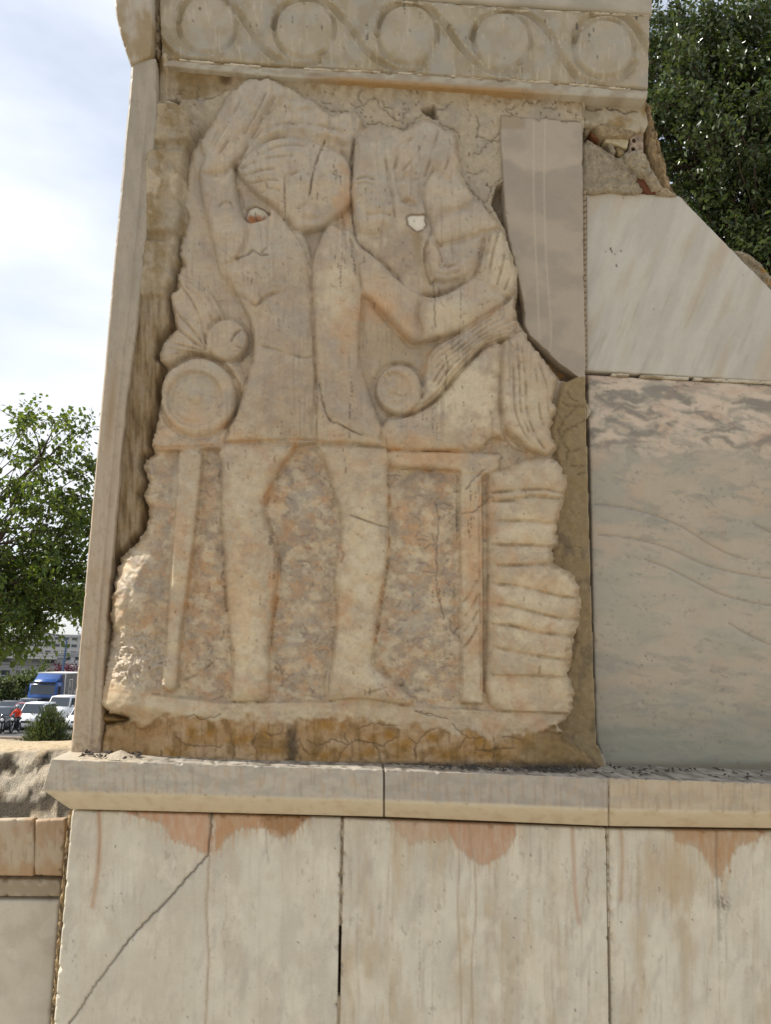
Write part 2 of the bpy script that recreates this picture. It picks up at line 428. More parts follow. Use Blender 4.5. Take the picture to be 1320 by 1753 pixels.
# deep holes in the plaster
holes = [[(720,188),(728,186),(738,184),(744,182),(747,190),(746,198),(750,204),(742,206),(734,200),(725,196)],
         [(845,335),(852,316),(862,313),(864,345),(868,375),(872,398),(862,385),(850,362),(842,350)],
         [(288,182),(300,181),(312,190),(312,200),(302,190),(290,188)]]
hole = np.zeros(U.shape)
for k in holes: hole = np.maximum(hole, ss(-1.5, 2.5, f.sd(k, 20)))
H -= hole * (16 + 14 * fbm(U / 6, V / 6, 21, 3))
gap = ss(-2, 3, f.sd([(868,396),(880,425),(892,460),(897,520),(899,556),(912,575),(958,622),(988,645),(968,655),(955,648),(930,612),(905,582),(884,545),(884,520),(889,480),(878,440)], 20))
H -= gap * 22
# stained strip on the right is trowelled proud of the slab joint
strip_r = ss(-3, 4, f.sd([(962,650),(975,640),(1003,646),(1008,900),(1016,1150),(1022,1265),(1040,1330),(900,1330),(955,1200),(985,1100),(940,960),(955,800),(940,740)], 30))
H += strip_r * 8
# colour of the plaster
g1 = fbm(U / 60, V / 60, 31, 4); g2 = fbm(U / 14, V / 14, 33, 4); gs = fbm(U / 7, V / 70, 35, 4)
c = const(U, (.46, .405, .325))
c = mix(c, (.39, .36, .32), ss(.45, .7, g1) * .8)
c = mix(c, (.56, .50, .41), ss(.55, .75, g2) * .35)
top_st = ss(34, 0, V - (112 + (U - 270) * .068) + (g2 - .5) * 40) * ss(.30, .5, fbm(U / 40, V / 60, 50, 3)) * ss(265, 275, U)
c = mix(c, (.26, .165, .06), top_st * .85)
c = mix(c, (.27, .20, .10), ss(-6, 6, f.sd([(278,118),(420,134),(392,156),(330,176),(300,178),(282,170)], 20)) * (.25 + .6 * ss(.4, .65, g1)))
c = mix(c, (.10, .065, .04), ss(14, 4, np.hypot((U - 388) * .8, (V - 142) * 1.3)) * .8)
lb = ss(352, 318, U + (g2 - .5) * 30) * ss(175, 190, V)
c = mix(c, (.29, .225, .13), lb * ss(620, 440, V) * (.25 + .75 * ss(.34, .74, fbm(U / 26, V / 44, 61, 5, .6))))
c = mix(c, (.56, .49, .40), lb * ss(.60, .70, fbm(U / 40, V / 60, 71, 3)) * ss(560, 380, V) * .7)
c = mix(c, (.25, .18, .10), lb * ss(470, 600, V) * (.62 + .35 * ss(.35, .6, gs)))
c = mix(c, (.10, .075, .045), lb * ss(480, 560, V) * ss(.56, .74, gs) * .6)
c = mix(c, (.40, .33, .24), lb * ss(.60, .80, fbm(U / 6, V / 90, 81, 4)) * .45)
c = mix(c, (.31, .205, .085), lb * ss(1190, 1240, V) * .85)
c = mix(c, (.27, .205, .11), strip_r * (.75 + .2 * g2))
c = mix(c, (.19, .155, .11), strip_r * ss(.52, .66, fbm(U / 30, V / 60, 91, 4)) * .8 * ss(850, 930, V))
c = mix(c, (.38, .30, .18), strip_r * ss(.56, .7, g2) * .5)
c = mix(c, (.12, .095, .07), hole * .6)
c = mix(c, (.10, .06, .035), gap * .75)
c = mix(c, (.33, .18, .06), gap * ss(570, 620, V) * ss(.45, .6, g2) * .8)
c = mix(c, (.15, .115, .08), np.clip(cr * 1.2, 0, .75))
rnd = random.Random(5)
for k in range(90):
    uu, vv = rnd.uniform(800, 1005), rnd.uniform(170, 340)
    f.dash(c, uu, vv, rnd.uniform(1, 7), rnd.uniform(.4, .9), (.07, .05, .04), .8)
X = P(U, V, -.03); X[..., 1] -= H * S
cell = lambda a: a[:-1, :-1] & a[1:, :-1] & a[1:, 1:] & a[:-1, 1:]
pr_right = [(272,100),(268,190),(260,270),(252,380),(245,440),(235,540),(222,640),(211,740),(197,890),(185,1040),(180,1100),(176,1180),(172,1240),(170,1300)]
rl = np.interp(V, [p[1] for p in pr_right], [p[0] for p in pr_right])
ok = (U > rl - 8) & (dO < 26) & (U < 1001 + np.clip((V - 640) / 660 * 20, 0, 20) + ss(1265, 1310, V) * 22) & ~((U > 850) & (U < 868) & (V > 1500))
ok &= ~((U > 866) & (V > 228) & (V < 300 + (U - 866) * 2.5) & (U > 870 + (V - 300) * .12))
plaster = grid_obj('plaster', X, cell(ok), c, PLASTER, mon)
# plaster band over the right corner
def top_coat(f, U, V):
    h = (fbm(U / 24, V / 24, 3, 5) - .5) * 8
    for k in cracks[17:25]: h -= 5 * f.line(jag(k), 1.2, False)
    return h
def top_coat_c(f, U, V):
    g = fbm(U / 40, V / 30, 44, 4)
    c = mix(const(U, (.46, .42, .35)), (.36, .32, .25), ss(.45, .65, g))
    c = mix(c, (.30, .21, .09), ss(.45, .7, fbm(U / 30, V / 25, 47, 3)) * ss(1000, 1060, U) * .8)
    c = mix(c, (.33, .22, .09), ss(22, 0, V - (156 + (U - 850) * .05)) * .7)
    for k in cracks[17:25]: c = mix(c, (.1, .08, .06), f.line(jag(k), 1.2, False) * .9)
    return c
slab('plaster', [(985,150),(990,180),(1000,212)], [(1104,162),(1106,185),(1110,213),(1104,226)], -.028, .07, top_coat, top_coat_c, PLASTER, mon, 2.4, 2)

# ================================================================== RELIEF
ST = 1.65
ru = np.arange(158, 1036, ST); rv = np.arange(126, 1334, ST)
U, V = np.meshgrid(ru, rv); f = Fld(U, V, True)
dO = f.sd(OUT, 90)
LAB = np.zeros(U.shape, np.int8)
H = np.zeros(U.shape)
GVAR = .35 + .95 * ss(.30, .66, fbm(U / 36, V / 36, 77, 3))
GRV = []
def form(poly, base, bulge, w, label=None, edge=2.0, smooth=3, R=None, gate=None):
    global H
    p = spline(poly, smooth, True) if smooth else np.array(poly, float)
    d = f.sd(p, (R or max(w, 6)) + 4)
    tt = np.clip(d / w, 0, 1)
    t2 = np.clip(d / min(w, 9), 0, 1)
    pr = .72 * tt * (2 - tt) + .28 * (1 - (1 - t2) ** 2)
    h = .95 * base + 1.0 * bulge * pr
    a = ss(-edge, edge, d)
    if gate is not None: a = a * gate
    H = H * (1 - a) + h * a
    if label is not None: LAB[d > 0] = label
    return d
def groove(pts, depth, w, sm=True):
    global H
    if depth >= 2.4: GRV.append(spline(pts, 4) if sm and len(pts) > 2 else np.array(pts, float))
    H = H - .50 * depth * f.line(pts, w * .95, sm) * GVAR

def bump(x, y, rx, ry, h, rot=0):
    global H
    ca, sa = math.cos(rot), math.sin(rot); a = (U - x) * ca + (V - y) * sa; b = -(U - x) * sa + (V - y) * ca
    H = H + 1.35 * h * np.exp(-((a / rx) ** 2 + (b / ry) ** 2))
def ridge(pts, h, w):
    global H
    H = H + h * f.line(pts, w) * GVAR
# --- carved ground: pecked surface
peck = fbm(U / 7, V / 7, 101, 3)
H += (fbm(U / 40, V / 40, 100, 3) - .5) * 6
# top: hood / cloth held over the head and the raised hand
form([(430,135),(478,140),(520,166),(556,188),(575,200),(606,194),(618,206),(606,236),(602,268),(585,262),(545,246),(490,234),(455,242),(425,262),(400,283),(352,270),(345,240),(372,196),(395,160)], 6, 9, 30, 1)
form([(428,136),(470,138),(492,160),(470,185),(445,205),(425,245),(402,284),(370,300),(341,302),(352,266),(376,218),(396,168)], 10, 14, 26, 1)          # forearm and hand
for k in [[(440,150),(425,185),(400,225),(375,262)], [(455,160),(440,190),(418,228)], [(420,158),(396,200),(372,240),(358,262)], [(470,165),(455,195)]]: groove(k, 2.6, 4)
form([(486,170),(520,170),(548,186),(535,200),(500,196)], 10, 5, 14, 1)
form([(505,190),(540,186),(566,198),(560,222),(520,228),(500,215)], 9, 6, 16, 1)
form([(566,198),(604,194),(612,208),(604,240),(590,254),(572,240)], 9, 8, 14, 1)
form([(603,192),(618,200),(622,214),(608,226),(604,210)], 6, 5, 8, 1)
# seated figure: hair, face and shoulder block (lower plane)
form([(607,236),(640,238),(690,226),(722,208),(745,210),(784,230),(792,300),(815,338),(850,390),(875,440),(884,500),(830,480),(740,506),(690,485),(640,440),(606,405),(602,330)], 2, 10, 26, 2)
form([(606,238),(632,238),(655,250),(664,290),(672,330),(676,362),(664,392),(640,404),(616,400),(604,370),(601,320)], 8, 11, 26, 2)   # face
form([(676,262),(700,236),(722,212),(748,216),(780,236),(788,285),(770,310),(742,292),(722,322),(722,346),(700,352),(682,330)], 7, 8, 26, 2)
form([(723,326),(741,296),(765,308),(792,318),(816,338),(802,354),(772,363),(755,371),(741,392),(730,366)], 10, 10, 18, 2)
form([(756,371),(800,355),(818,344),(846,372),(858,392),(838,398),(806,405),(776,413),(750,419),(739,396)], 12, 11, 20, 2)
form([(738,402),(749,419),(776,413),(806,406),(831,394),(826,428),(815,458),(795,476),(768,484),(744,482),(732,458),(727,430)], 10, 13, 24, 2)
form([(832,398),(852,393),(864,402),(876,432),(888,464),(885,498),(868,510),(845,504),(818,476),(818,458),(826,430)], 9, 11, 20, 2)
groove([(658,262),(664,300),(672,340),(676,372)], 3, 4)
groove([(613,315),(628,312),(640,318)], 2.5, 3); groove([(630,364),(645,366),(668,366)], 3.4, 2.6); groove([(636,392),(652,394),(668,386)], 2, 3)
groove([(683,345),(695,343),(710,350)], 3.4, 2.6); groove([(690,330),(690,340)], 2, 3); groove([(696,304),(716,304)], 2, 3)
groove([(741,292),(730,310),(723,326),(725,345),(733,370),(740,394),(730,418),(727,440),(730,462),(738,486)], 6, 4)
groove([(738,482),(748,480),(760,484)], 3, 2)
groove([(755,420),(752,410),(740,398)], 3, 3); groove([(728,346),(745,346)], 2, 2.5)
# raised arm, upper arm
form([(341,303),(352,296),(380,296),(400,284),(404,312),(411,346),(419,372),(430,384),(440,430),(428,470),(408,500),(393,482),(378,470),(366,425),(352,372)], 8, 14, 28, 1)
groove([(372,356),(382,346),(392,346),(399,356)], 3.5, 4)
# torso
form([(424,382),(450,372),(470,356),(500,390),(520,400),(532,440),(532,480),(536,560),(541,650),(540,758),(384,758),(402,710),(420,652),(431,600),(426,553),(402,502),(378,460),(404,440),(418,410)], 10, 14, 46, 1)
H += 5 * np.exp(-(((U - 465) / 46) ** 2 + ((V - 470) / 55) ** 2)) * (LAB == 1)
H -= 3 * np.exp(-(((U - 480) / 50) ** 2 + ((V - 600) / 26) ** 2)) * (LAB == 1)
H += 4 * np.exp(-(((U - 462) / 55) ** 2 + ((V - 690) / 60) ** 2)) * (LAB == 1)
# second half of the body: arm hanging down and hip
form([(560,386),(584,392),(604,398),(618,424),(621,500),(617,560),(616,610),(626,650),(640,694),(654,730),(662,764),(540,758),(541,650),(536,560),(532,480),(536,440)], 12, 13, 38, 1)
# head: hair roll and face
form([(404,285),(430,256),(462,239),(492,234),(522,237),(548,246),(574,256),(592,270),(603,300),(604,328),(597,352),(585,368),(566,378),(548,392),(528,398),(508,394),(494,378),(474,358),(444,336),(424,318)], 12, 13, 40, 1)
bump(440, 292, 30, 34, 4); bump(545, 315, 34, 50, 3)
groove([(404,285),(432,256),(464,238),(494,233),(524,237),(560,250),(592,268)], 3.5, 3)
groove([(470,340),(458,322),(452,300)], 2.4, 4); groove([(487,300),(487,345),(488,372)], 2.4, 2.5)
groove([(510,356),(520,350),(535,350),(545,362)], 3.6, 2.6); groove([(530,390),(548,392),(566,378)], 2, 3)
groove([(556,240),(545,265),(535,300),(530,330),(528,345)], 3.0, 1.5, False)
groove([(402,284),(405,312),(412,348),(420,374)], 9, 5); groove([(404,284),(418,258),(438,222),(448,200)], 6, 5)
groove([(605,236),(603,262),(601,300),(600,345),(604,380),(610,412)], 10, 3)
groove([(584,258),(594,272),(603,284)], 4, 2)
form([(418,372),(424,358),(438,352),(453,362),(462,368),(448,378),(430,382)], -8, 3, 8, 1, 1.5)
form([(426,360),(438,354),(452,362),(460,368),(444,376),(430,376)], -4, 2, 7, 12, 1.2)
# arm of the standing figure reaching to the right
form([(600,400),(616,420),(634,433),(656,451),(680,476),(702,492),(728,506),(748,508),(778,496),(812,474),(834,486),(866,512),(840,534),(796,562),(758,577),(730,586),(710,588),(696,580),(668,548),(640,520),(620,500),(612,450)], 15, 10, 24, 2)
form([(598,398),(616,420),(634,433),(656,451),(680,476),(702,492),(722,504),(716,540),(726,574),(710,588),(696,580),(668,548),(640,520),(620,500),(608,450)], 15, 12, 26, 1)
groove([(605,402),(618,422),(636,434),(658,452),(682,478),(704,494),(730,506),(756,503),(786,488),(812,470),(822,444),(828,412)], 11, 3.2)
groove([(622,502),(645,527),(672,556),(698,582),(712,588),(740,583),(757,576)], 4, 3)
# the standing figure's worn face and hair
ridge([(540,272),(541,300),(538,332)], 4.5, 5); bump(512, 308, 9, 5, 2.4); bump(566, 310, 8, 5, 2.2); groove([(498,298),(512,293),(530,298)], 3.6, 3); groove([(552,300),(566,296),(582,302)], 3, 3)
bump(500, 335, 16, 14, 3); bump(574, 338, 12, 14, 2.6); groove([(512,356),(522,348),(536,348),(548,358)], 5.5, 3); bump(530, 366, 12, 5, 3.2); bump(530, 386, 14, 8, 2.5)
for k in [[(412,290),(440,275),(470,268),(500,266)], [(416,302),(444,292),(470,288)], [(425,316),(450,308),(474,308)], [(440,268),(470,252),(510,248),(560,258)], [(446,332),(464,322),(478,326)]]: groove(k, 3.2, 3)
ridge([(420,264),(452,230),(500,221),(556,227),(600,246)], 4.5, 6); groove([(428,246),(456,218),(502,210),(558,216),(604,232)], 4, 3.5)
groove([(487,376),(504,400),(520,430),(531,456)], 4, 3)
# raised arm: broken, streaked stone
for k in [[(432,146),(404,190),(372,246)], [(448,150),(428,186),(398,236)], [(462,152),(452,180),(430,216)], [(416,146),(386,190),(360,240)]]: ridge(k, 4, 6)
# seated figure's faces and hands
ridge([(640,270),(646,310),(650,340),(648,352)], 4, 5); bump(626, 318, 9, 5, 2.5); bump(662, 316, 7, 5, 2); groove([(612,306),(626,302),(640,306)], 4, 3); groove([(632,366),(648,364),(668,367)], 5, 3); bump(650, 377, 13, 6, 3.5); bump(648, 394, 14, 7, 2)
ridge([(696,296),(698,322),(699,338)], 4, 4.5); bump(688, 316, 6, 4, 2); bump(712, 316, 6, 4, 2); groove([(682,308),(690,305)], 3, 2.5); groove([(706,305),(718,307)], 3, 2.5); groove([(684,346),(697,342),(710,348)], 5, 2.6); bump(697, 355, 10, 5, 3)
ridge([(664,256),(672,300),(680,350),(682,392)], 3, 6)
for k in [[(728,232),(715,262),(690,290)], [(750,226),(740,262),(728,300)], [(770,240),(766,280),(752,304)], [(705,236),(684,262),(674,290)]]: groove(k, 3.6, 4); ridge([(x + 6, y + 2) for x, y in k], 3, 5)
for k in [[(742,404),(752,428),(757,448)], [(752,452),(770,456),(790,448)], [(748,468),(768,470),(790,462)], [(770,420),(782,436),(800,440)]]: groove(k, 3, 2.4)
for k in [[(853,398),(845,430),(838,470)], [(862,405),(863,440),(852,486)], [(872,430),(875,465),(864,496)], [(840,402),(832,436),(826,464)]]: groove(k, 4, 3); ridge([(x + 5, y) for x, y in k], 2.6, 3)
# chest, belly, skirt
bump(452, 450, 34, 34, 5); bump(505, 455, 20, 40, 3.5); groove([(408,506),(424,514),(438,523),(452,511),(468,502),(488,498)], 6, 3.4); bump(478, 555, 40, 30, 4.5); bump(440, 565, 14, 26, -3)
for k in [[(452,620),(440,690),(424,752)], [(484,622),(482,690),(474,752)], [(514,622),(518,690),(514,752)]]: ridge(k, 2.6, 9)
for k in [[(562,620),(570,690),(586,752)], [(596,620),(610,690),(634,752)]]: ridge(k, 2.4, 8)
bump(575, 440, 22, 40, 3); bump(590, 560, 18, 50, 3); groove([(600,410),(612,450),(620,496)], 4, 4)
ridge([(640,452),(670,486),(700,530)], 4, 12); bump(790, 525, 40, 22, 3.5, -.5)
# torso seams
groove([(526,455),(536,525),(537,600),(540,648),(541,700),(541,757)], 5, 3); groove([(546,657),(552,685),(558,705),(566,722),(585,728),(602,738),(620,744)], 3.2, 1.5, False)
groove([(378,455),(392,480),(403,504),(416,528),(427,554),(432,590),(430,620),(420,652),(411,678),(401,711),(389,736),(384,757)], 8, 3.2)
groove([(500,392),(520,420),(531,450)], 4, 3); groove([(443,590),(480,600),(520,612),(535,610)], 3, 2.2); groove([(540,612),(570,608),(600,604),(614,606)], 2, 2); groove([(540,648),(570,648),(614,634)], 2, 2)
groove([(410,508),(425,514),(438,522),(450,510),(465,502),(485,499)], 4, 2.6); groove([(404,441),(424,436),(432,428),(445,436),(458,436)], 3.4, 2.4, False); groove([(448,432),(456,424)], 3, 2)
groove([(562,490),(584,496),(606,490)], 3, 4); groove([(572,530),(590,520),(598,500)], 2, 5)
groove([(621,500),(617,560),(616,605),(626,648),(640,692),(655,728),(663,766)], 7, 3.2)
# wedge of pecked ground under the arm, left over at ground level
form([(624,508),(646,532),(674,562),(697,586),(712,594),(745,588),(730,612),(722,640),(700,626),(676,622),(652,630),(636,650),(622,612),(621,560)], 1, 2, 10, 0, 2.5)
# drapery band across the lap
up = curve_at(spline([(890,508),(860,521),(830,540),(796,562),(768,581),(746,592),(732,612),(726,644),(722,684)], 4), 60)
lo = curve_at(spline([(900,570),(870,577),(848,583),(828,592),(808,612),(786,634),(762,664),(738,688),(706,706)], 4), 60)
band = [tuple(p) for p in up[::6]] + [tuple(p) for p in lo[::-6]]
form(band, 11, 12, 16, 2)
for k in np.linspace(.12, .9, 6):
    q = up * (1 - k) + lo * k
    q[:, 1] += np.sin(np.linspace(0, 9, 60) + k * 9) * 1.6
    groove([tuple(p) for p in q[3 + int(k * 17) % 9:57 - int(k * 31) % 13:5]], 4.0, 2.6)
    q2 = q + (lo - up) * .055
    H += 2.4 * f.line([tuple(p) for p in q2[2:56:5]], 3.2)
# lap and hanging folds
form([(858,586),(834,592),(810,614),(786,637),(762,668),(738,692),(706,709),(662,716),(662,768),(815,772),(832,757),(848,748),(864,752),(858,700),(857,640)], 11, 15, 40, 2)
groove([(660,718),(690,713),(712,706),(740,690),(762,668),(790,636),(815,608),(834,592),(862,584)], 8, 3.2)
form([(860,586),(896,566),(912,590),(930,614),(950,642),(955,665),(949,690),(956,706),(948,735),(956,768),(945,782),(928,778),(905,770),(888,756),(868,742),(859,715),(857,650)], 12, 12, 18, 2)
for k, (dpt, w_) in {((862,592),(858,640),(857,700),(868,742),(890,760),(905,771)): (6, 3), ((878,592),(880,650),(882,700),(896,738),(912,762)): (4, 2.6), ((894,600),(900,650),(902,700),(914,738),(932,768)): (4, 2.6),
                     ((908,600),(920,650),(924,700),(934,738),(948,764)): (4, 3), ((922,622),(936,660),(938,700),(944,725)): (3.5, 3), ((886,590),(890,650),(892,700),(905,738)): (2.4, 2)}.items(): groove(list(k), dpt, w_)
groove([(862,580),(880,577),(896,574)], 4, 2)
# discs (scroll ends)
def disc(cx, cy, rx, ry, base, lab, rim=8, dish=None, knob=None, dome=0):
    global H
    d = np.hypot((U - cx) / rx, (V - cy) / ry); R = (rx + ry) / 2
    h = base + .8 * rim * np.sqrt(np.clip(1 - np.clip((d - .8) / .2, 0, 1) ** 2, 0, 1)) + dome * np.clip(1 - d * d, 0, 1)
    if dish:
        dc = np.hypot(U - dish[0], V - dish[1]) / dish[2]
        h -= dish[3] * ss(1.07, .93, dc)
        h += 1.8 * np.exp(-((dc - .72) / .07) ** 2)
    if knob:
        dk = np.hypot(U - knob[0], V - knob[1]) / knob[2]
        h += knob[3] * np.sqrt(np.clip(1 - dk ** 2, 0, 1))
    a = ss(1.03, .97, d)
    H = H * (1 - a) + h * a
    H -= 5 * np.exp(-((d - 1.05) * R / 3.0) ** 2)
    LAB[d < 1] = lab
form([(258,750),(275,735),(300,728),(380,730),(392,738),(384,760),(380,768),(262,772)], 8, 7, 10, 4)
# fan of folds between the two discs
form([(303,474),(330,480),(362,505),(385,545),(372,560),(420,640),(412,672),(372,620),(330,606),(290,628),(272,618),(276,592),(300,565),(292,532),(290,506)], 6, 10, 20, 4)
for k in [[(306,486),(328,515),(344,552),(352,588)], [(312,478),(345,494),(366,524),(376,546)], [(296,532),(322,556),(346,588),(352,600)], [(284,584),(322,594),(356,606),(386,626),(410,662)],
          [(274,620),(300,606),(330,604),(352,610)], [(318,490),(346,516),(362,548)], [(300,560),(325,580),(350,600)], [(290,596),(320,602),(350,606)]]:
    groove(k, 4.5, 2.6)
    H += 2.6 * f.line([(x + 5, y - 3) for x, y in k], 3)
disc(388, 583, 37, 36, 10, 5, 11, None, None, 3)
groove([(395,584),(404,570),(414,566),(420,568)], 2.5, 1.5); groove([(393,590),(398,574),(407,567),(409,573)], 2, 1.5); groove([(380,565),(375,580),(378,596),(392,604)], 1.6, 2); groove([(404,592),(414,598),(422,604)], 2.5, 1.5)
disc(340, 680, 65, 67, 8, 6, 15, (333, 683, 47, 9), (334, 681, 12, 6), 0)
disc(684, 668, 41, 43, 7, 7, 12, (674, 666, 28, 6), (672, 664, 10, 5), 0)
# base strip, pillar under the big disc
groove([(260,768),(300,765),(340,764),(375,760)], 5, 2.4)
form([(306,774),(347,775),(343,832),(336,900),(326,980),(316,1050),(308,1110),(305,1178),(276,1174),(283,1110),(286,1050),(291,980),(297,900),(303,832)], 11, 5, 7, 9, 2.5, 2)
groove([(347,776),(343,832),(336,900),(326,980),(316,1050),(308,1110),(305,1178)], 5, 3)
# legs
form([(382,758),(505,760),(486,794),(463,834),(455,856),(453,874),(461,902),(471,932),(476,962),(474,1002),(466,1060),(461,1112),(461,1196),(395,1200),(398,1140),(392,1080),(386,1000),(381,920),(377,860),(379,800)], 8, 15, 34, 1, 2.5, 2)
form([(543,760),(660,764),(665,800),(665,900),(664,950),(657,1000),(648,1050),(640,1110),(638,1134),(660,1156),(690,1180),(705,1208),(560,1201),(566,1130),(575,1050),(570,990),(580,930),(582,900),(572,850),(556,796)], 8, 16, 36, 1, 2.5, 2)
for k in [[(506,762),(486,795),(463,836),(455,858),(453,875),(461,903),(472,934),(477,964),(475,1002),(467,1060),(462,1112),(462,1194)], [(378,800),(376,860),(380,920),(385,1000),(391,1080),(397,1140),(395,1196)],
          [(545,764),(556,796),(573,850),(583,900),(581,930),(571,990),(576,1050),(567,1130),(561,1198)], [(664,768),(666,800),(666,900),(665,950),(658,1000),(649,1050),(641,1110),(638,1134),(662,1156),(692,1180),(706,1206)]]:
    groove(k, 7, 3)
bump(420, 872, 26, 30, 4); bump(432, 965, 22, 60, 3); bump(425, 1180, 26, 14, 3); bump(620, 884, 26, 28, 4); ridge([(612,915),(606,1000),(598,1090)], 3, 10); bump(660, 1184, 26, 10, 4, .6); groove([(668,1176),(676,1192)], 3, 2); groove([(654,1172),(664,1192)], 3, 2); groove([(684,1184),(690,1198)], 2.5, 2)
groove([(384,756),(440,754),(500,752),(540,754),(600,760),(662,766)], 4, 2)
groove([(600,882),(620,889),(645,898),(664,903)], 3, 2); groove([(605,910),(620,920)], 2.5, 2); groove([(580,938),(588,950),(584,962)], 3, 2)
groove([(585,1055),(600,1048),(612,1052),(625,1048),(634,1060)], 2, 3)
groove([(630,1186),(650,1180),(664,1176)], 2.5, 2); groove([(310,1166),(330,1158),(352,1144),(366,1134)], 3, 2.4)
# seat
form([(668,769),(812,772),(858,778),(857,812),(792,816),(786,806),(668,800)], 9, 6, 8, 3, 2, 0)
form([(786,812),(826,812),(828,1000),(828,1205),(788,1205),(786,1000)], 9, 5, 7, 3, 2, 0)
groove([(668,769),(740,771),(812,772)], 4, 2.4); groove([(668,801),(740,804),(786,808)], 4, 2.2); groove([(785,810),(784,900),(788,1000),(790,1100),(790,1190)], 5, 2.6); groove([(820,830),(821,1000),(824,1180)], 3, 2); groove([(827,830),(828,1000),(829,1190)], 3, 2)
for k in range(4): groove([(794, 1030 + k * 26), (806, 1016 + k * 26), (818, 994 + k * 26)], 4, 4)
groove([(855,778),(856,814)], 3, 2)
# stacked folds at the right
form([(838,812),(866,800),(900,786),(944,782),(970,812),(972,840),(962,880),(956,934),(955,962),(990,990),(998,1040),(986,1092),(978,1150),(985,1185),(978,1222),(930,1236),(840,1210),(834,1100),(836,950),(834,860)], 6, 10, 20, 10)
SEP = [[(862,806),(890,793),(930,786),(946,783)], [(832,845),(870,840),(905,838),(940,838),(968,848)], [(845,858),(880,855),(905,849),(935,850),(968,855)], [(840,892),(870,891),(910,891),(956,897)],
       [(843,932),(880,932),(920,933),(956,938)], [(853,967),(880,967),(920,966),(950,964)], [(850,1000),(880,1001),(920,1010),(960,1020),(996,1025)], [(842,1033),(870,1036),(910,1046),(960,1058),(994,1060)],
       [(845,1068),(880,1071),(920,1082),(960,1086),(986,1092)], [(845,1107),(880,1114),(920,1122),(976,1130)], [(845,1155),(880,1157),(925,1157),(968,1160)]]
m10 = (LAB == 10)
vs_list = [np.interp(U, [p[0] for p in s], [p[1] for p in s]) for s in SEP]
for a, b in zip(vs_list[:-1], vs_list[1:]):
    t = (V - a) / np.maximum(b - a, 1)
    inr = (t >= 0) & (t < 1) & m10
    H += inr * 9 * np.sqrt(np.clip(1 - (2 * np.clip(t, 0, 1) - 1.12) ** 2 / 1.2544, 0, 1)) * ss(836, 856, U)
for s in SEP[1:]: groove(s, 5.5, 2.2)
groove([(924,1122),(925,1140),(922,1156)], 3, 2); groove([(876,830),(886,836),(905,838)], 3, 2)
groove([(812,800),(826,790),(846,786)], 2, 2); groove([(820,770),(840,752),(856,745),(868,752),(880,768),(900,772)], 3.2, 1.6, False); groove([(880,748),(884,750),(892,762),(904,774)], 3, 1.6, False)
# relief base
base_line = [(212,1178),(260,1188),(330,1195),(400,1202),(470,1200),(560,1200),(620,1196),(700,1208),(790,1212),(870,1218),(985,1222)]
bl = np.interp(U, [p[0] for p in base_line], [p[1] for p in base_line])
k = ss(-3, 3, V - bl) * ss(245, 340, U)
H = H * (1 - k) + k * (9 + (fbm(U / 30, V / 30, 5, 3) - .5) * 7)
LAB[(V > bl)] = 0
groove(base_line[1:], 4, 2)
# uncarved stone on the lower left
sw = ss(0, 60, f.sd(spline([(300,920),(292,985),(285,1060),(285,1120),(280,1176),(360,1215),(330,1245),(262,1250),(150,1235),(150,1100),(190,960),(240,915)], 3, True), 70))
H += sw * 14
swl = np.clip((V - 930) / 250, 0, 1) * ss(330, 200, U) * ss(1262, 1205, V)
H += swl * 46 - 62 * ss(310, 150, U) * ss(1020, 1120, V) * ss(1262, 1225, V)
groove([(286,1060),(284,1100),(283,1140)], 3, 2.4)
# mortar bed under the relief
bed_top = np.interp(U, [160,262,300,340,370,430,470,520,600,640,700,750,800,850,900,950,1000], [1236,1238,1226,1224,1232,1228,1236,1230,1226,1234,1240,1246,1252,1256,1252,1250,1280]) + (fbm(U / 22, V / 22, 15, 3) - .5) * 26
bed = ss(-4, 8, V - bed_top)
hb = 8 + 10 * ss(1240, 1310, V) + (fbm(U / 28, V / 28, 25, 4) - .5) * 9 - 26 * ss(900, 1000, U) * ss(1210, 1260, V) - 30 * ss(296, 215, U + (V - 1270) * .3)
H = H * (1 - bed) + hb * bed
LAB[bed > .5] = 11
bedcr = [[(300,1262),(320,1276),(350,1278),(380,1276)], [(525,1266),(540,1276),(555,1274),(568,1264),(582,1270),(595,1276),(610,1266),(640,1272),(655,1280),(665,1270),(680,1262)], [(595,1274),(585,1290),(578,1306)], [(640,1272),(650,1290),(652,1306)],
         [(612,1250),(625,1242),(640,1238)], [(648,1238),(665,1244),(680,1242)], [(590,1256),(596,1272)], [(700,1262),(712,1272),(725,1262),(735,1252),(748,1246)], [(712,1272),(712,1300)], [(775,1240),(785,1252),(798,1262),(815,1264),(830,1262)], [(798,1262),(788,1280)],
         [(830,1262),(828,1285),(845,1288)], [(845,1262),(846,1280),(845,1305)], [(815,1284),(840,1286),(860,1282),(880,1280)], [(512,1268),(520,1284),(530,1292)], [(740,1225),(722,1220),(710,1218),(735,1222),(765,1230)], [(320,1228),(335,1226),(342,1234),(365,1228),(378,1222)],
         [(275,1284),(276,1300)], [(455,1254),(465,1260),(480,1256)], [(440,1256),(430,1276),(440,1290)], [(392,1270),(402,1282),(398,1300)], [(860,1262),(880,1262),(895,1268)]]
bc = np.zeros(U.shape)
bc = f.lines([jag(k_, 1.3) for k_ in bedcr], .95) * .65
H -= bc * 4
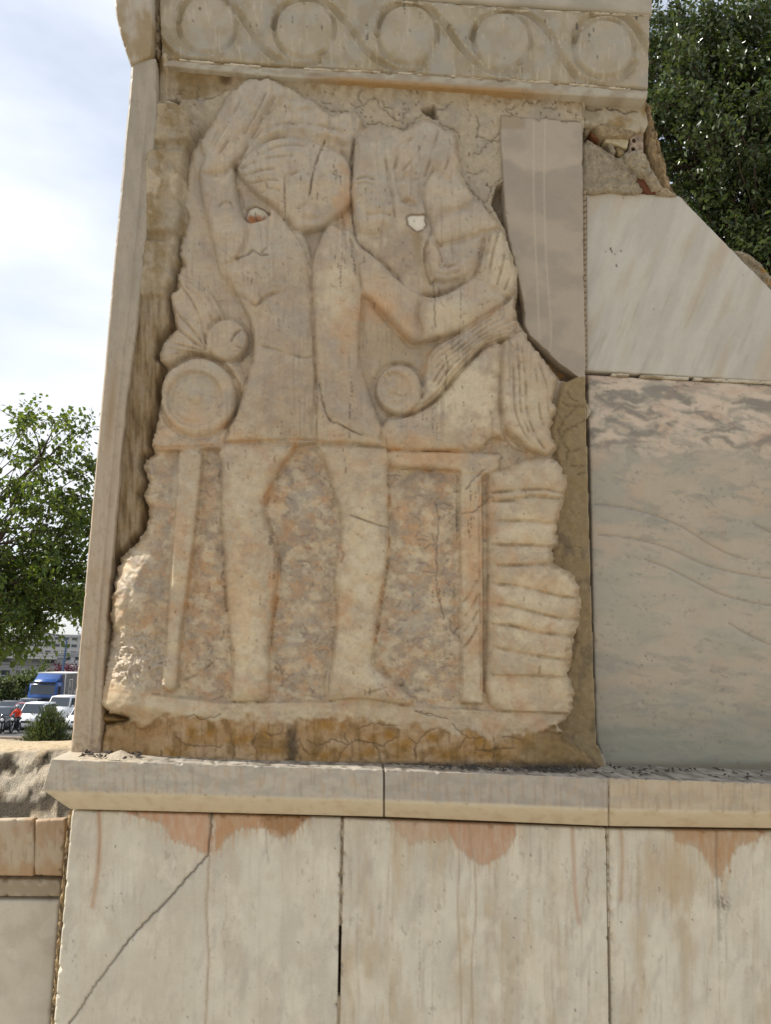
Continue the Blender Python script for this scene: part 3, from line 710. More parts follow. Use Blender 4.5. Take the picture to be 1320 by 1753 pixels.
# cracks through the marble
mcr = [[(556,240),(545,265),(535,300),(530,330)], [(606,236),(602,270),(600,330),(604,380),(610,412),(622,424)], [(620,420),(655,450),(690,485)], [(762,605),(768,625),(763,650),(765,662)], [(546,657),(552,690),(562,718),(585,728),(620,744)],
       [(798,838),(812,818),(830,804)], [(790,880),(812,876),(828,862),(840,850)], [(745,860),(752,885),(748,930),(748,1010),(760,1060)], [(742,480),(746,560)]]
# pecked texture on everything at ground level, worn elsewhere
gm = ((LAB == 0) | (LAB == 4)) & (V < bl)
low = ss(.0, 1.0, gm.astype(float)) * ss(700, 800, V); lowmask = low
warp = (fbm(U / 18, V / 18, 140, 3) - .5) * 3
wormy = np.abs(fbm(U / 15 + warp, V / 15 - warp, 141, 3) - .5)
worm = ss(.035, .0, wormy) * ss(.44, .58, fbm(U / 34, V / 34, 142, 3))
H -= low * (worm * 1.6 + ss(.5, .75, peck) * 1.8)
H -= (1 - low) * worm * .5 * ss(450, 900, V)
H += (fbm(U / 28, V / 28, 145, 4) - .5) * 4.0
rough_patch = ss(.30, -.10, np.hypot((U - 228) / 62, (V - 1128) / 52) - .85 + (fbm(U / 22, V / 22, 151, 4) - .5) * 1.1)
wq = (fbm(U / 25, V / 25, 153, 3) - .5) * 40
chis = fbm((U + V * .5 + wq) / 19, (V - U * .4 - wq) / 13, 152, 5, .68)
H += rough_patch * (chis - .5) * 16
rp_ = random.Random(77)
def crescents(n, u0, u1, v0, v1, lmin, lmax):
    out = []
    for _ in range(n):
        a = rp_.uniform(u0, u1); b = rp_.uniform(v0, v1); L_ = rp_.uniform(lmin, lmax); th = rp_.gauss(0, .7) + (math.pi if rp_.random() < .5 else 0); k = rp_.uniform(-.28, .28); p = [(a, b)]
        for i in range(4):
            a += math.cos(th) * L_ / 4; b += math.sin(th) * L_ / 4; th += k + rp_.gauss(0, .35); p.append((a, b))
        out.append(p)
    return out
arc_g = f.lines(crescents(620, 300, 960, 770, 1195, 5, 22), 1.4) * (.2 + .8 * low) * ss(.42, .58, fbm(U / 42, V / 42, 193, 3))
arc_t = f.lines(crescents(110, 330, 900, 400, 780, 5, 13), 1.3) * .6
arcs = np.maximum(arc_g, arc_t)
H -= 1.8 * arcs
# weather-worn relief of the whole surface: facets and chips
rid = np.abs(fbm(U / 34, V / 34, 171, 5, .6) - .5)
H -= 1.6 * ss(.05, 0, rid) * ss(.45, .6, fbm(U / 60, V / 60, 173, 2)) * (1 - .4 * lowmask)
H += (fbm(U / 13, V / 13, 175, 3) - .5) * 1.5 * low
# upper broken surfaces
H += (fbm(U / 12, V / 12, 160, 4) - .5) * 6 * ss(260, 200, V)
# white mortar patch on the seated figure
pt = [(698,372),(704,369),(716,370),(727,369),(726,378),(729,384),(723,392),(714,395),(706,389),(700,384)]
dp = f.sd(pt, 20)
H -= 5 * ss(-3, 0, dp); H += 3 * ss(-.5, 1.5, dp); LAB[dp > 0] = 8

# assemble: slab stands off the wall, more at the foot
B = 15 + 34 * ss(150, 1250, V) - 8 * ss(700, 1000, U)
edge_w = 9 + 8 * ss(700, 1100, V) * ss(1215, 1180, V) + 14 * swl * ss(1210, 1180, V)
dE = dO + (fbm(U / 13, V / 13, 181, 4, .6) - .5) * 9
prof = np.clip(dE / edge_w, 0, 1); prof = .45 * prof * (2 - prof) + .55 * np.sqrt(prof)
T = (B + H) * prof - 8 * ss(2, -3, dO) - 3
# soft weathering
def blur(A, n=1):
    for _ in range(n):
        A = .25 * (np.roll(A, 1, 0) + np.roll(A, -1, 0)) + .5 * A; A = .25 * (np.roll(A, 1, 1) + np.roll(A, -1, 1)) + .5 * A
    return A
def boxblur(A, r):
    for ax in (0, 1):
        n = A.shape[ax]; c_ = np.cumsum(np.insert(A, 0, 0, axis=ax), axis=ax)
        i = np.arange(n); lo_ = np.clip(i - r, 0, n); hi_ = np.clip(i + r + 1, 0, n)
        A = (np.take(c_, hi_, ax) - np.take(c_, lo_, ax)) / (hi_ - lo_).reshape([-1, 1] if ax == 0 else [1, -1])
    return A
T = T * rough_patch + blur(T, 1) * (1 - rough_patch)
ero = ss(.40, .64, fbm(U / 55, V / 55, 185, 4)) * ss(8, 22, dO) * ss(1225, 1190, V) * (1 - rough_patch)
T = T + (boxblur(boxblur(T, 2), 2) - T) * ero * .55
thin = f.lines(GRV, 1.45)
T = T - thin * 3.4 * (.15 + .95 * ss(.36, .6, fbm(U / 30, V / 30, 191, 3)))
T = T + f.lines([g_ + np.array([-2.6, -2.2]) for g_ in GRV], 1.5) * 1.0
T = T + (fbm(U / 46, V / 46, 187, 3) - .5) * 5 * ss(820, 600, V) * ss(6, 20, dO)
mc = f.lines([jag(k_, .9) for k_ in mcr], 1.0); T = T - 2.6 * mc
TB = boxblur(boxblur(np.maximum(T, -8), 4), 4)
X = P(U, V, -.03 - S * TB); X[..., 1] -= (T - TB) * S

# colour of the relief (stone, iron and lichen stains)
g1 = fbm(U / 75, V / 75, 201, 4); g2 = fbm(U / 26, V / 26, 203, 4); g3 = fbm(U / 9, V / 9, 205, 4); gv = fbm(U / 4.5, V / 60, 207, 4)
low = boxblur(low, 5)
c = mix(const(U, (.475, .415, .335)), (.465, .385, .29), ss(300, 700, V))
lowz = ss(620, 900, V)
c = mix(c, (.53, .445, .325), lowz * .6)
c = mix(c, (.375, .33, .285), ss(.44, .68, g1) * (1 - .6 * lowz) * .8)
c = mix(c, (.40, .385, .355), ss(470, 180, V) * ss(.42, .66, g2) * .55)
c = mix(c, (.50, .345, .225), ss(.50, .74, fbm(U / 48, V / 60, 209, 4)) * (.14 + .6 * lowz))
c = mix(c, (.58, .51, .37), ss(.52, .74, fbm(U / 55, V / 70, 213, 4)) * .65 * lowz)
c = mix(c, (.335, .28, .22), low * ss(.40, .66, fbm(U / 38, V / 34, 231, 5, .6)) * .75)
c = mix(c, (.48, .325, .20), low * ss(.52, .72, fbm(U / 34, V / 34, 233, 5, .6)) * .5)
c = mix(c, (.20, .17, .15), worm * (.28 + .42 * low) * ss(420, 800, V))
c = mix(c, (.23, .185, .15), ss(.60, .74, g3) * low * .5)
c = mix(c, (.38, .33, .28), (LAB == 1) * lowz * ss(.56, .72, fbm(U / 24, V / 18, 235, 4)) * .4)
c = mix(c, (.55, .48, .39), ss(.58, .74, gv) * ss(760, 200, V) * .30)
c = mix(c, (.31, .26, .215), ss(.58, .74, fbm(U / 7, V / 80, 215, 4)) * ss(800, 500, V) * .35)
def blob(c, x, y, rx, ry, col, a, seed=0):
    n = BN[seed % 3]
    return mix(c, col, ss(1.15, .45, np.hypot((U - x) / rx, (V - y) / ry) + n) * a)
BN = [(fbm(U / 24, V / 24, 900 + k, 4) - .5) * 1.3 for k in range(3)]
CRE = (.66, .59, .445); GRB = (.285, .225, .17); GRY = (.42, .395, .35); ORA = (.545, .345, .19)
for k_, (x, y, rx, ry, col, a_) in enumerate([(480,680,70,80,GRB,.38),(590,680,50,70,GRB,.25),(470,470,70,90,GRB,.15),(800,670,70,70,CRE,.75),(770,540,60,40,CRE,.45),(860,450,30,50,CRE,.5),(575,500,30,60,CRE,.5),(420,1100,36,90,CRE,.7),(430,860,40,60,CRE,.35),(625,960,40,110,CRE,.75),(620,1120,40,60,CRE,.6),
      (900,910,50,30,CRE,.6),(910,1040,60,60,CRE,.55),(900,700,40,60,CRE,.35),(340,650,50,40,GRY,.6),(430,170,50,40,GRY,.6),(350,250,30,40,GRY,.5),(300,400,30,60,GRY,.5),(740,230,50,40,GRY,.55),(660,300,40,60,GRY,.35),(690,430,50,50,GRB,.5),(650,530,40,30,ORA,.55),(700,560,30,30,ORA,.4),(590,560,26,50,ORA,.45),(590,350,20,50,ORA,.5),
      (470,860,26,40,ORA,.5),(470,1010,12,60,ORA,.5),(810,950,24,90,ORA,.5),(740,785,70,16,ORA,.6),(700,780,60,30,ORA,.3),(400,1030,60,60,ORA,.3),(340,1000,30,80,ORA,.35),(590,1040,20,60,ORA,.3),(720,900,40,60,ORA,.35),(500,920,40,60,GRB,.5),(730,830,50,40,GRB,.55),(520,850,40,40,GRY,.5),(700,1050,50,60,GRY,.45),(520,1080,40,40,GRY,.4),(240,1000,40,50,GRY,.35),(300,830,30,50,GRY,.5),(450,430,40,50,GRY,.3),(860,1180,60,30,CRE,.4),(300,1210,60,20,CRE,.4)]):
    c = blob(c, x, y, rx, ry, col, a_, k_)
c = mix(c, (.16, .125, .10), np.clip(arcs, 0, 1) * .68)
c = mix(c, (.26, .21, .17), ss(.66, .72, fbm(U / 8, V / 8, 241, 3)) * ss(560, 640, V) * .3 * ss(.45, .6, g2))
c = c * (1 + (fbm(U / 7, V / 7, 243, 3) - .5) * .16)[..., None]
mo = lambda k, a, b: ss(a, b, fbm((U + .4 * V) / 30, (V - .3 * U) / 24, k, 5, .58))
c = mix(c, (.50, .30, .155), mo(251, .48, .70) * (.12 + .22 * low + .14 * lowz))
c = mix(c, (.28, .235, .20), mo(253, .48, .70) * (.10 + .30 * low + .06 * lowz))
c = mix(c, (.68, .60, .455), mo(255, .50, .70) * (.12 + .16 * low + .18 * lowz))
c = mix(c, (.27, .215, .17), ss(.60, .78, fbm(U / 5, V / 110, 257, 4)) * ss(.45, .62, fbm(U / 70, V / 90, 259, 2)) * ss(330, 420, V) * ss(800, 720, V) * .5)
# iron stained edges
for pl, w_, a_ in [([(668,769),(740,771),(812,772)], 6, .8), ([(668,803),(786,808)], 4, .6), ([(506,762),(486,795),(463,836),(455,858)], 8, .75), ([(462,905),(472,934),(477,964),(475,1002),(467,1060),(462,1112),(460,1180)], 5, .6),
                   ([(666,850),(665,950),(656,1000),(648,1050),(641,1110)], 5, .7), ([(822,840),(823,1000),(826,1180)], 5, .55), ([(258,768),(300,766),(375,762)], 5, .5), ([(384,756),(500,752),(560,756)], 4, .5), ([(336,900),(326,980),(316,1050),(308,1130)], 4, .55),
                   ([(622,502),(672,556),(700,584),(740,586),(800,562),(870,520)], 5, .6), ([(290,722),(320,744),(360,744),(395,715)], 6, .4), ([(585,285),(598,310),(598,345),(580,368)], 9, .6), ([(798,840),(806,960),(806,1120)], 14, .35),
                   ([(724,640),(735,605),(760,585)], 7, .5), ([(410,510),(438,522),(465,502),(485,499)], 5, .4)]:
    c = mix(c, (.50, .29, .14), f.line(pl, w_ * .8) * a_ * .75 * (.12 + 1.1 * ss(.36, .68, g2)))
c = mix(c, (.56, .40, .27), np.exp(-(((U - 650) / 40) ** 2 + ((V - 515) / 40) ** 2)) * .55)
c = mix(c, (.56, .40, .27), np.exp(-(((U - 330) / 36) ** 2 + ((V - 722) / 16) ** 2)) * .6)
c = mix(c, (.26, .20, .10), np.exp(-(((U - 716) / 9) ** 2 + ((V - 408) / 22) ** 2)) * .6)
c = mix(c, (.30, .23, .12), f.line([(712,400),(718,440),(730,478),(745,484)], 7) * .45)
c = mix(c, (.33, .27, .16), np.exp(-(((U - 680) / 60) ** 2 + ((V - 596) / 32) ** 2)) * .5 * (LAB == 0))
c = mix(c, (.30, .22, .15), np.exp(-(((U - 722) / 12) ** 2 + ((V - 540) / 40) ** 2)) * .5)
c = mix(c, (.37, .30, .20), ss(14, 3, dO) * ss(.42, .58, g2) * .7)
c = mix(c, (.20, .14, .075), ss(16, 2, dO) * ss(900, 960, V) * ss(300, 240, U) * ss(.45, .6, g2) * .8)
# brown drip below the overhang, ochre on the mortar bed
c = mix(c, (.30, .19, .06), ss(-6, 10, f.sd([(175,1210),(225,1236),(265,1242),(285,1268),(280,1310),(180,1310)], 20)) * .75)
bedn = (fbm(U / 15, V / 15, 225, 4) - .5) * 1.4
bo = np.zeros(U.shape)
for (x, y, rx, ry) in [(328,1256,12,20),(357,1254,14,20),(418,1266,30,16),(455,1258,16,22),(470,1285,60,12),(555,1243,34,15),(585,1245,16,18),(560,1292,50,18),(632,1290,24,16),(668,1258,20,12),(690,1280,24,20),(640,1265,12,10),(740,1262,20,14),(770,1290,60,16),(820,1268,30,18),(850,1290,60,18),(900,1270,24,22),(950,1285,50,26),(300,1290,30,14)]:
    bo = np.maximum(bo, ss(1.35, -.15, np.hypot((U - x) / rx, (V - y) / ry) + bedn * .9) * .9)
bo = bo * bed + 0 * bed * ss(.36, .74, fbm(U / 50, V / 34, 221, 4) + .06 * ss(1240, 1290, V))
c = mix(c, (.47, .335, .205), bed * .8)
c = mix(c, (.40, .25, .11), bed * ss(.38, .66, fbm(U / 60, V / 26, 227, 4)) * .55)
c = mix(c, (.35, .19, .04), bo * .95)
c = mix(c, (.20, .125, .06), bed * ss(.58, .76, fbm(U / 6, V / 40, 229, 4)) * .5)
c = mix(c, (.22, .135, .05), bed * ss(.50, .76, fbm(U / 24, V / 34, 223, 4)) * .7)
c = mix(c, (.25, .19, .10), bed * ss(820, 960, U) * .7)
c = mix(c, (.06, .05, .04), bed * ss(16, 3, np.abs(U - 500 + (g3 - .5) * 14)) * ss(1222, 1262, V) * .75)
c = mix(c, (.10, .08, .06), ss(1300, 1309, V) * bed * .7)
c = mix(c, (.12, .085, .055), np.clip(bc * 1.3, 0, .8))
c = mix(c, (.17, .14, .11), mc * .6)
for k_ in [[(600,882),(620,889),(645,898),(664,903)], [(404,441),(424,436),(432,428),(445,436),(458,436)], [(448,432),(456,424)], [(608,240),(602,300),(601,345),(607,400)], [(620,422),(655,450),(690,486)]]: c = mix(c, (.2, .16, .13), f.line(k_, 1.4, False) * .7)
# patch and chip colours
c = mix(c, (.70, .68, .62), ss(-1, 1, dp)); c = mix(c, (.16, .11, .06), np.exp(-((dp + 2) / 2.0) ** 2) * .8)
chipd = f.sd([(420,372),(426,360),(438,354),(452,360),(462,368),(448,378),(430,382)], 20)
c = mix(c, (.60, .57, .49), ss(-1, 1, chipd) * ss(374, 366, V)); c = mix(c, (.42, .17, .06), ss(-1, 1, chipd) * ss(366, 373, V + (g3 - .5) * 16) * (.6 + .5 * g2))
c = mix(c, (.07, .04, .03), np.exp(-((chipd + .6) / 1.3) ** 2) * .8)
c = mix(c, (.06, .03, .02), f.line([(437,365),(438,374),(444,380)], 1.2, False) * .8)
# paler chisel patch, with sunlight put into its colour
c = mix(c, (.55, .49, .42), rough_patch * .6)
# run-off streaks and lichen specks
DK = (.075, .045, .032)
for (a, b, l_, w_) in [(571,278,22,1.6),(575,290,18,1.8),(583,295,22,1.4),(573,268,8,1),(586,430,16,1),(583,450,42,1.6),(573,436,8,1.4),(590,438,14,1),(602,420,22,1.6),(606,440,34,1.2),(608,452,20,.9),(623,440,10,1),(567,455,6,1),(579,450,8,1),(598,740,10,1.4),(599,690,28,1.8),(601,640,40,1),(603,660,20,1),
                       (597,705,12,1.6),(592,800,16,1.6),(590,782,12,1.2),(587,765,8,1),(789,500,30,.8),(789,530,16,.9),(664,824,10,1.3),(664,812,5,1),(806,840,18,1.8),(805,830,6,1.2),(807,885,18,1.6),(803,905,8,3),(805,915,6,1.4),(802,890,12,1),(811,885,8,1),(815,842,12,.9),(741,1010,22,1.5),(752,1005,14,1.4),(754,1018,12,1.2),
                       (781,880,12,1.4),(784,905,8,1.5),(783,890,10,1),(794,688,8,2.2),(792,660,14,.9),(808,712,10,1.6),(724,700,20,1),(731,715,6,1.6),(741,700,40,.9),(748,725,24,.8),(488,345,24,1),(487,320,20,.8),(486,372,5,2.4),(512,355,8,1.2),(515,300,10,1.4),(543,330,12,1.2),(558,335,10,1),(586,368,14,1.4),(589,378,8,1.2),(626,320,12,1),(650,352,14,.9),(648,390,8,1),(690,440,10,1),(820,425,10,1),(822,465,14,1.2),(826,520,8,.9),(718,250,6,1.6),(488,180,5,2),(490,190,8,1),(477,545,14,.9),(478,560,8,1.2),(482,715,16,1.2),(475,730,6,1.4),(481,735,8,1.6),(418,472,10,.9),(424,465,14,1),(430,478,6,1),(484,510,10,1.3),(485,450,4,1),
                       (470,780,16,.9),(420,770,14,.9),(463,912,22,2.2),(466,915,16,1.4),(460,918,14,1),(469,950,12,1),(467,985,10,1.6),(461,980,12,1),(470,960,30,.8),(390,790,10,1.4),(391,800,6,1.4),(445,1020,20,.8),(439,1090,10,1.2),(242,1092,10,1.4),(625,1180,10,1.3),(633,1175,16,.8),(605,1152,6,1.2),(770,1095,14,1.1)]:
    f.dash(c, a, b, l_, w_ * .9, DK, .72)
rnd = random.Random(11)
for k_ in range(420):
    a, b = rnd.uniform(300, 900), rnd.uniform(190, 1180)
    f.dash(c, a, b, rnd.choice([1.5, 2, 2, 3, 4, 7]), rnd.uniform(.4, 1.1), DK, rnd.uniform(.4, .8))
for k_ in range(260):
    a, b = rnd.uniform(400, 870), rnd.uniform(210, 560)
    f.dash(c, a, b, rnd.uniform(4, 16), rnd.uniform(.3, .7), (.62, .56, .47), rnd.uniform(.3, .6))

relief = empty('marble_relief', tuple(P(590., 1300., -.15)), 'eroded carved marble relief of a standing and a seated figure set into the monument', 'relief')
off = np.array(relief.location)
keep = cell(dO > -3.5)
labc = LAB[:-1, :-1]
names = {0: 'background', 1: 'standing_figure', 2: 'seated_figure', 3: 'seat_frame', 4: 'folded_cloth', 5: 'small_disc', 6: 'large_dished_disc', 7: 'dished_disc', 8: 'mortar_patch', 12: 'chipped_hole', 9: 'pillar', 10: 'stacked_folds', 11: 'mortar_bed'}
plabels = {1: 'standing figure with one arm raised over its head', 2: 'seated figure with drapery across the lap', 6: 'large dished scroll disc above the pillar', 7: 'dished disc between the figures',
           8: 'pale mortar patch beside the faces', 12: 'pale and orange chipped hole under the head', 11: 'ochre stained cracked mortar under the relief', 10: 'stack of horizontal cloth folds'}
for k_, nm in names.items():
    o = grid_obj(nm, X - off, keep & (labc == k_), c, MARBLE if k_ != 11 else PLASTER, relief)
    if o and k_ in plabels: o['label'] = plabels[k_]

# ================================================================== FRIEZE, PILASTER, SLABS
# ---- frieze with running scroll
DISC = [(355, 42, 47), (521, 50, 48), (698, 60, 48), (860, 70, 46), (1035, 84, 48)]
WAVE = [[(196,-30),(230,0),(255,40),(285,85),(320,104),(352,104),(376,96)], [(308,36),(316,8),(340,-12),(372,-10),(398,10),(424,45),(445,76),(466,96),(492,108),(520,111),(546,104)],
        [(468,46),(476,20),(500,2),(532,-1),(562,9),(582,27),(602,52),(626,86),(650,106),(680,118),(706,119),(726,111)], [(645,58),(652,30),(668,12),(692,6),(722,10),(746,26),(766,47),(782,72),(802,96),(830,117),(860,126),(884,121)],
        [(808,66),(816,42),(834,25),(860,17),(892,20),(922,37),(946,66),(962,96),(986,130),(1012,143),(1042,143),(1070,131),(1088,108)], [(982,76),(988,50),(1006,30),(1034,22),(1064,28),(1086,46),(1102,72),(1114,100)]]
def frieze_h(f, U, V):
    h = (fbm(U / 60, V / 60, 301, 3) - .5) * 2
    wear = .6 + 1.3 * ss(.34, .66, fbm(U / 45, V / 45, 313, 3))
    for (x, y, r) in DISC:
        d = np.hypot(U - x + 3 * (fbm(U / 30, V / 30, 315, 2) - .5), V - y)
        h += wear * 2.6 * ss(r + 1, r - 3, d) - wear * 2.6 * np.exp(-((d - r - 4) / 2.6) ** 2) + 1.2 * wear * np.exp(-((d - r - 9) / 2) ** 2)
    for w in WAVE:
        q = spline(w, 5); D = f.dist(q, 30)
        h += wear * (-3.4 * np.exp(-(D / 5.0) ** 2) + 2.0 * np.exp(-((D - 8) / 2.0) ** 2))
    return h
def frieze_c(f, U, V):
    g = fbm(U / 60, V / 50, 303, 4); gv = fbm(U / 6, V / 50, 305, 4)
    c = mix(const(U, (.40, .355, .275)), (.35, .33, .29), ss(.4, .66, g))
    c = mix(c, (.30, .245, .145), ss(.46, .66, fbm(U / 30, V / 45, 307, 4)) * .55)
    for (x, y, r) in DISC:
        d = np.hypot(U - x, V - y); c = mix(c, (.42, .385, .32), ss(r, r - 6, d) * .35)
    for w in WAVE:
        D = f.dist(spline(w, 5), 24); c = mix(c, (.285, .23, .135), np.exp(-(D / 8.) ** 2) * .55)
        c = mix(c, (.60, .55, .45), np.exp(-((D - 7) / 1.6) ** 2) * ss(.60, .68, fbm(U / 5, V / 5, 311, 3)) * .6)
    c = mix(c, (.26, .19, .09), ss(330, 280, U) * ss(.35, .6, g) * .55)
    c = mix(c, (.54, .49, .41), ss(.68, .74, gv) * .45)
    r = random.Random(3)
    for k in range(60): f.dash(c, r.uniform(290, 1100), r.uniform(-5, 140), r.uniform(1, 12), r.uniform(.4, 1.2), (.06, .04, .03), .85)
    for (a, b, l, w) in [(692,-5,30,1.8),(628,40,30,1.6),(628,65,8,3),(342,14,4,3),(568,-4,8,2),(832,0,6,5),(989,38,10,2.6),(1090,24,12,3),(1009,58,6,3),(1007,64,10,1.5)]: f.dash(c, a, b, l, w, (.05, .035, .025), .9)
    return c
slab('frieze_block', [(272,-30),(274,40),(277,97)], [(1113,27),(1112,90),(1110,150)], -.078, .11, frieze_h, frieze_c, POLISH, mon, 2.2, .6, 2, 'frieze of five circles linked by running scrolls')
# ---- upper course above the frieze
def top_c(f, U, V):
    g = fbm(U / 80, V / 40, 321, 4); return mix(const(U, (.43, .40, .345)), (.35, .325, .275), ss(.4, .66, g))
slab('upper_course', [(262,-260),(262,-33)], [(1118,-230),(1117,24)], -.084, .12, None, top_c, POLISH, mon, 5, .5, 5)
# ---- fascia strip under the frieze
def fas_c(f, U, V):
    g = fbm(U / 40, V / 20, 331, 4)
    c = mix(const(U, (.43, .405, .35)), (.34, .30, .24), ss(.42, .66, g))
    edge = np.interp(U, [290,460,650,850,1108], [113,130,142,156,168])
    c = mix(c, (.34, .20, .06), ss(12, 2, edge - V + (g - .5) * 10) * ss(500, 600, U) * ss(1000, 860, U) * .85)
    c = mix(c, (.22, .16, .09), np.exp(-(((U - 538) / 16) ** 2 + ((V - 127) / 4) ** 2)) * .8)
    return c
def strip(name, top, bot, y, thick, hf, cf, mat, step=2.2, seed=0, chip=1.0):
    """long horizontal stone: top and bottom edge curves"""
    n = int((top[-1][0] - top[0][0]) / step) + 2
    A = curve_at(top, n); Bc = curve_at(bot, n); m = max(4, int(np.abs(A[:, 1] - Bc[:, 1]).max() / step) + 2)
    t = np.linspace(0, 1, m)[:, None, None]
    UV = A[None] * (1 - t) + Bc[None] * t
    U, V = UV[..., 0], UV[..., 1]; f = Fld(U, V)
    H = hf(f, U, V) if hf else (fbm(U / 30, V / 30, seed, 3) - .5) * 2
    e = np.minimum(np.arange(m)[:, None], np.arange(m)[::-1][:, None]) * step + 0 * U
    ch = chip * ss(.58, .8, fbm(U / 16, V / 16, seed + 3, 3)) * 5
    H = H - ss(3.0 + ch, 0, e) * (1.2 + ch * .8)
    X = P(U, V, y); X[..., 1] -= H * S
    X = np.pad(X, ((1, 1), (1, 1), (0, 0)), mode='edge'); c = np.pad(cf(f, U, V), ((1, 1), (1, 1), (0, 0)), mode='edge')
    X[0, :, 1] = X[-1, :, 1] = y + thick; X[:, 0, 1] = X[:, -1, 1] = y + thick
    return grid_obj(name, X, None, c, mat, mon)
strip('fascia', [(278,101),(370,108),(460,115),(650,123),(840,133),(1000,146),(1110,155)], [(279,112),(370,121),(460,130),(650,142),(850,156),(1000,164),(1108,169)], -.073, .08, None, fas_c, POLISH, 2.2, 7)
# white lime line in the joint
def lime_c(f, U, V): return mix(const(U, (.60, .56, .49)), (.36, .30, .22), ss(.48, .66, fbm(U / 30, V / 12, 341, 3)))
for k, (a, b) in enumerate([(306, 446), (520, 652), (682, 742), (772, 850), (866, 960), (975, 1080)]):
    la = np.interp([a, (a + b) / 2, b], [278,370,460,650,840,1000,1110], [98,106,113,121,131,144,153])
    strip('joint_mortar', [(a, la[0] - .5), ((a + b) / 2, la[1] - 1), (b, la[2] - .5)], [(a, la[0] + 2), ((a + b) / 2, la[1] + 3), (b, la[2] + 2)], -.0765, .05, lambda f, U, V: (fbm(U / 14, V / 8, 8, 3) - .5) * 3, lime_c, MORTAR, 1.6, k)
for k, (a, b, va, vb) in enumerate([(470, 640, -13, -1), (660, 850, 0, 14), (856, 1000, 15, 20), (1010, 1112, 20, 25)]):
    strip('joint_mortar', [(a, va - 1), (b, vb - 1)], [(a, va + 2), (b, vb + 2)], -.0795, .05, lambda f, U, V: (fbm(U / 14, V / 8, 9, 3) - .5) * 3, lime_c, MORTAR, 1.6, 20 + k)
# ---- scrolled end block left of the frieze
def corb_h(f, U, V): return 10 * np.sin(np.clip((V + 60) / 160, 0, 1) * math.pi * .8) + (fbm(U / 30, V / 30, 351, 3) - .5) * 3
def corb_c(f, U, V):
    g = fbm(U / 30, V / 50, 353, 4)
    c = mix(const(U, (.44, .405, .35)), (.30, .22, .11), ss(.22, .78, g + ss(10, 60, V) * .25 - .08) * .85)
    return mix(c, (.50, .47, .41), ss(.62, .74, fbm(U / 6, V / 50, 355, 3)) * .4)
slab('end_block', [(193,-260),(194,-60),(197,0),(200,30),(207,62),(217,95),(224,112)], [(262,-260),(262,-40),(262,20),(262,60),(260,90),(258,98),(256,100)], -.09, .2, corb_h, corb_c, POLISH, mon, 2.4, .8, 9)
slab('joint_mortar', [(263,-60),(263,20),(262,95)], [(272,-60),(273,30),(275,98)], -.062, .06, lambda f, U, V: (fbm(U / 5, V / 9, 8, 3) - .5) * 9, lambda f, U, V: mix(const(U, (.33, .27, .19)), (.12, .09, .06), ss(.5, .6, fbm(U / 4, V / 14, 3, 3))), MORTAR, mon, 2, 2)
# ---- pilaster
def pil_h(f, U, V):
    l = np.interp(V, [100, 1290], [225, 118]); r = np.interp(V, [p[1] for p in pr_right], [p[0] for p in pr_right])
    t = (U - l) / (r - l)
    return (fbm(U / 20, V / 120, 361, 4) - .5) * 3 - 3.5 * ss(.66, .72, t) * ss(120, 220, V) - 3 * ss(.08, 0, t)
def pil_c(f, U, V):
    l = np.interp(V, [100, 1290], [225, 118]); r = np.interp(V, [p[1] for p in pr_right], [p[0] for p in pr_right]); t = (U - l) / (r - l)
    g = fbm(U / 30, V / 90, 363, 4); gv = fbm(U / 4, V / 90, 365, 4)
    c = mix(const(U, (.40, .36, .305)), (.47, .40, .32), ss(300, 900, V))
    c = mix(c, (.33, .305, .265), ss(.42, .64, g) * ss(900, 300, V) * .7)
    c = mix(c, (.42, .30, .20), ss(.5, .7, fbm(U / 20, V / 60, 367, 4)) * ss(700, 1000, V) * .55)
    c = mix(c, (.30, .20, .10), np.exp(-((U - l - .42 * (r - l)) / 7) ** 2) * np.exp(-((V - 700) / 70) ** 2) * .75)
    c = mix(c, (.33, .27, .20), ss(.54, .80, gv) * .25)
    c = mix(c, (.22, .16, .10), ss(.88, 1, t) * ss(.4, .6, g) * ss(450, 600, V) * .7)
    c = mix(c, (.25, .19, .13), ss(1210, 1290, V) * ss(.5, .6, fbm(U / 8, V / 8, 369, 3)) * .6)
    rr = random.Random(8)
    for k in range(60):
        vv = rr.uniform(150, 1280); ll = np.interp(vv, [100, 1290], [225, 118]); f.dash(c, ll + rr.uniform(3, 45), vv, rr.uniform(2, 22), rr.uniform(.4, 1.1), (.20, .155, .12), .4)
    c = mix(c, (.33, .27, .20), ss(.60, .70, fbm(U / 12, V / 18, 368, 4)) * .35)
    return c
slab('pilaster', [(225,100),(172,690),(118,1300)], [(266,100)] + [(p[0] - 1, p[1]) for p in pr_right[1:]], -.09, .13, pil_h, pil_c, POLISH, mon, 2.3, .7, 4)

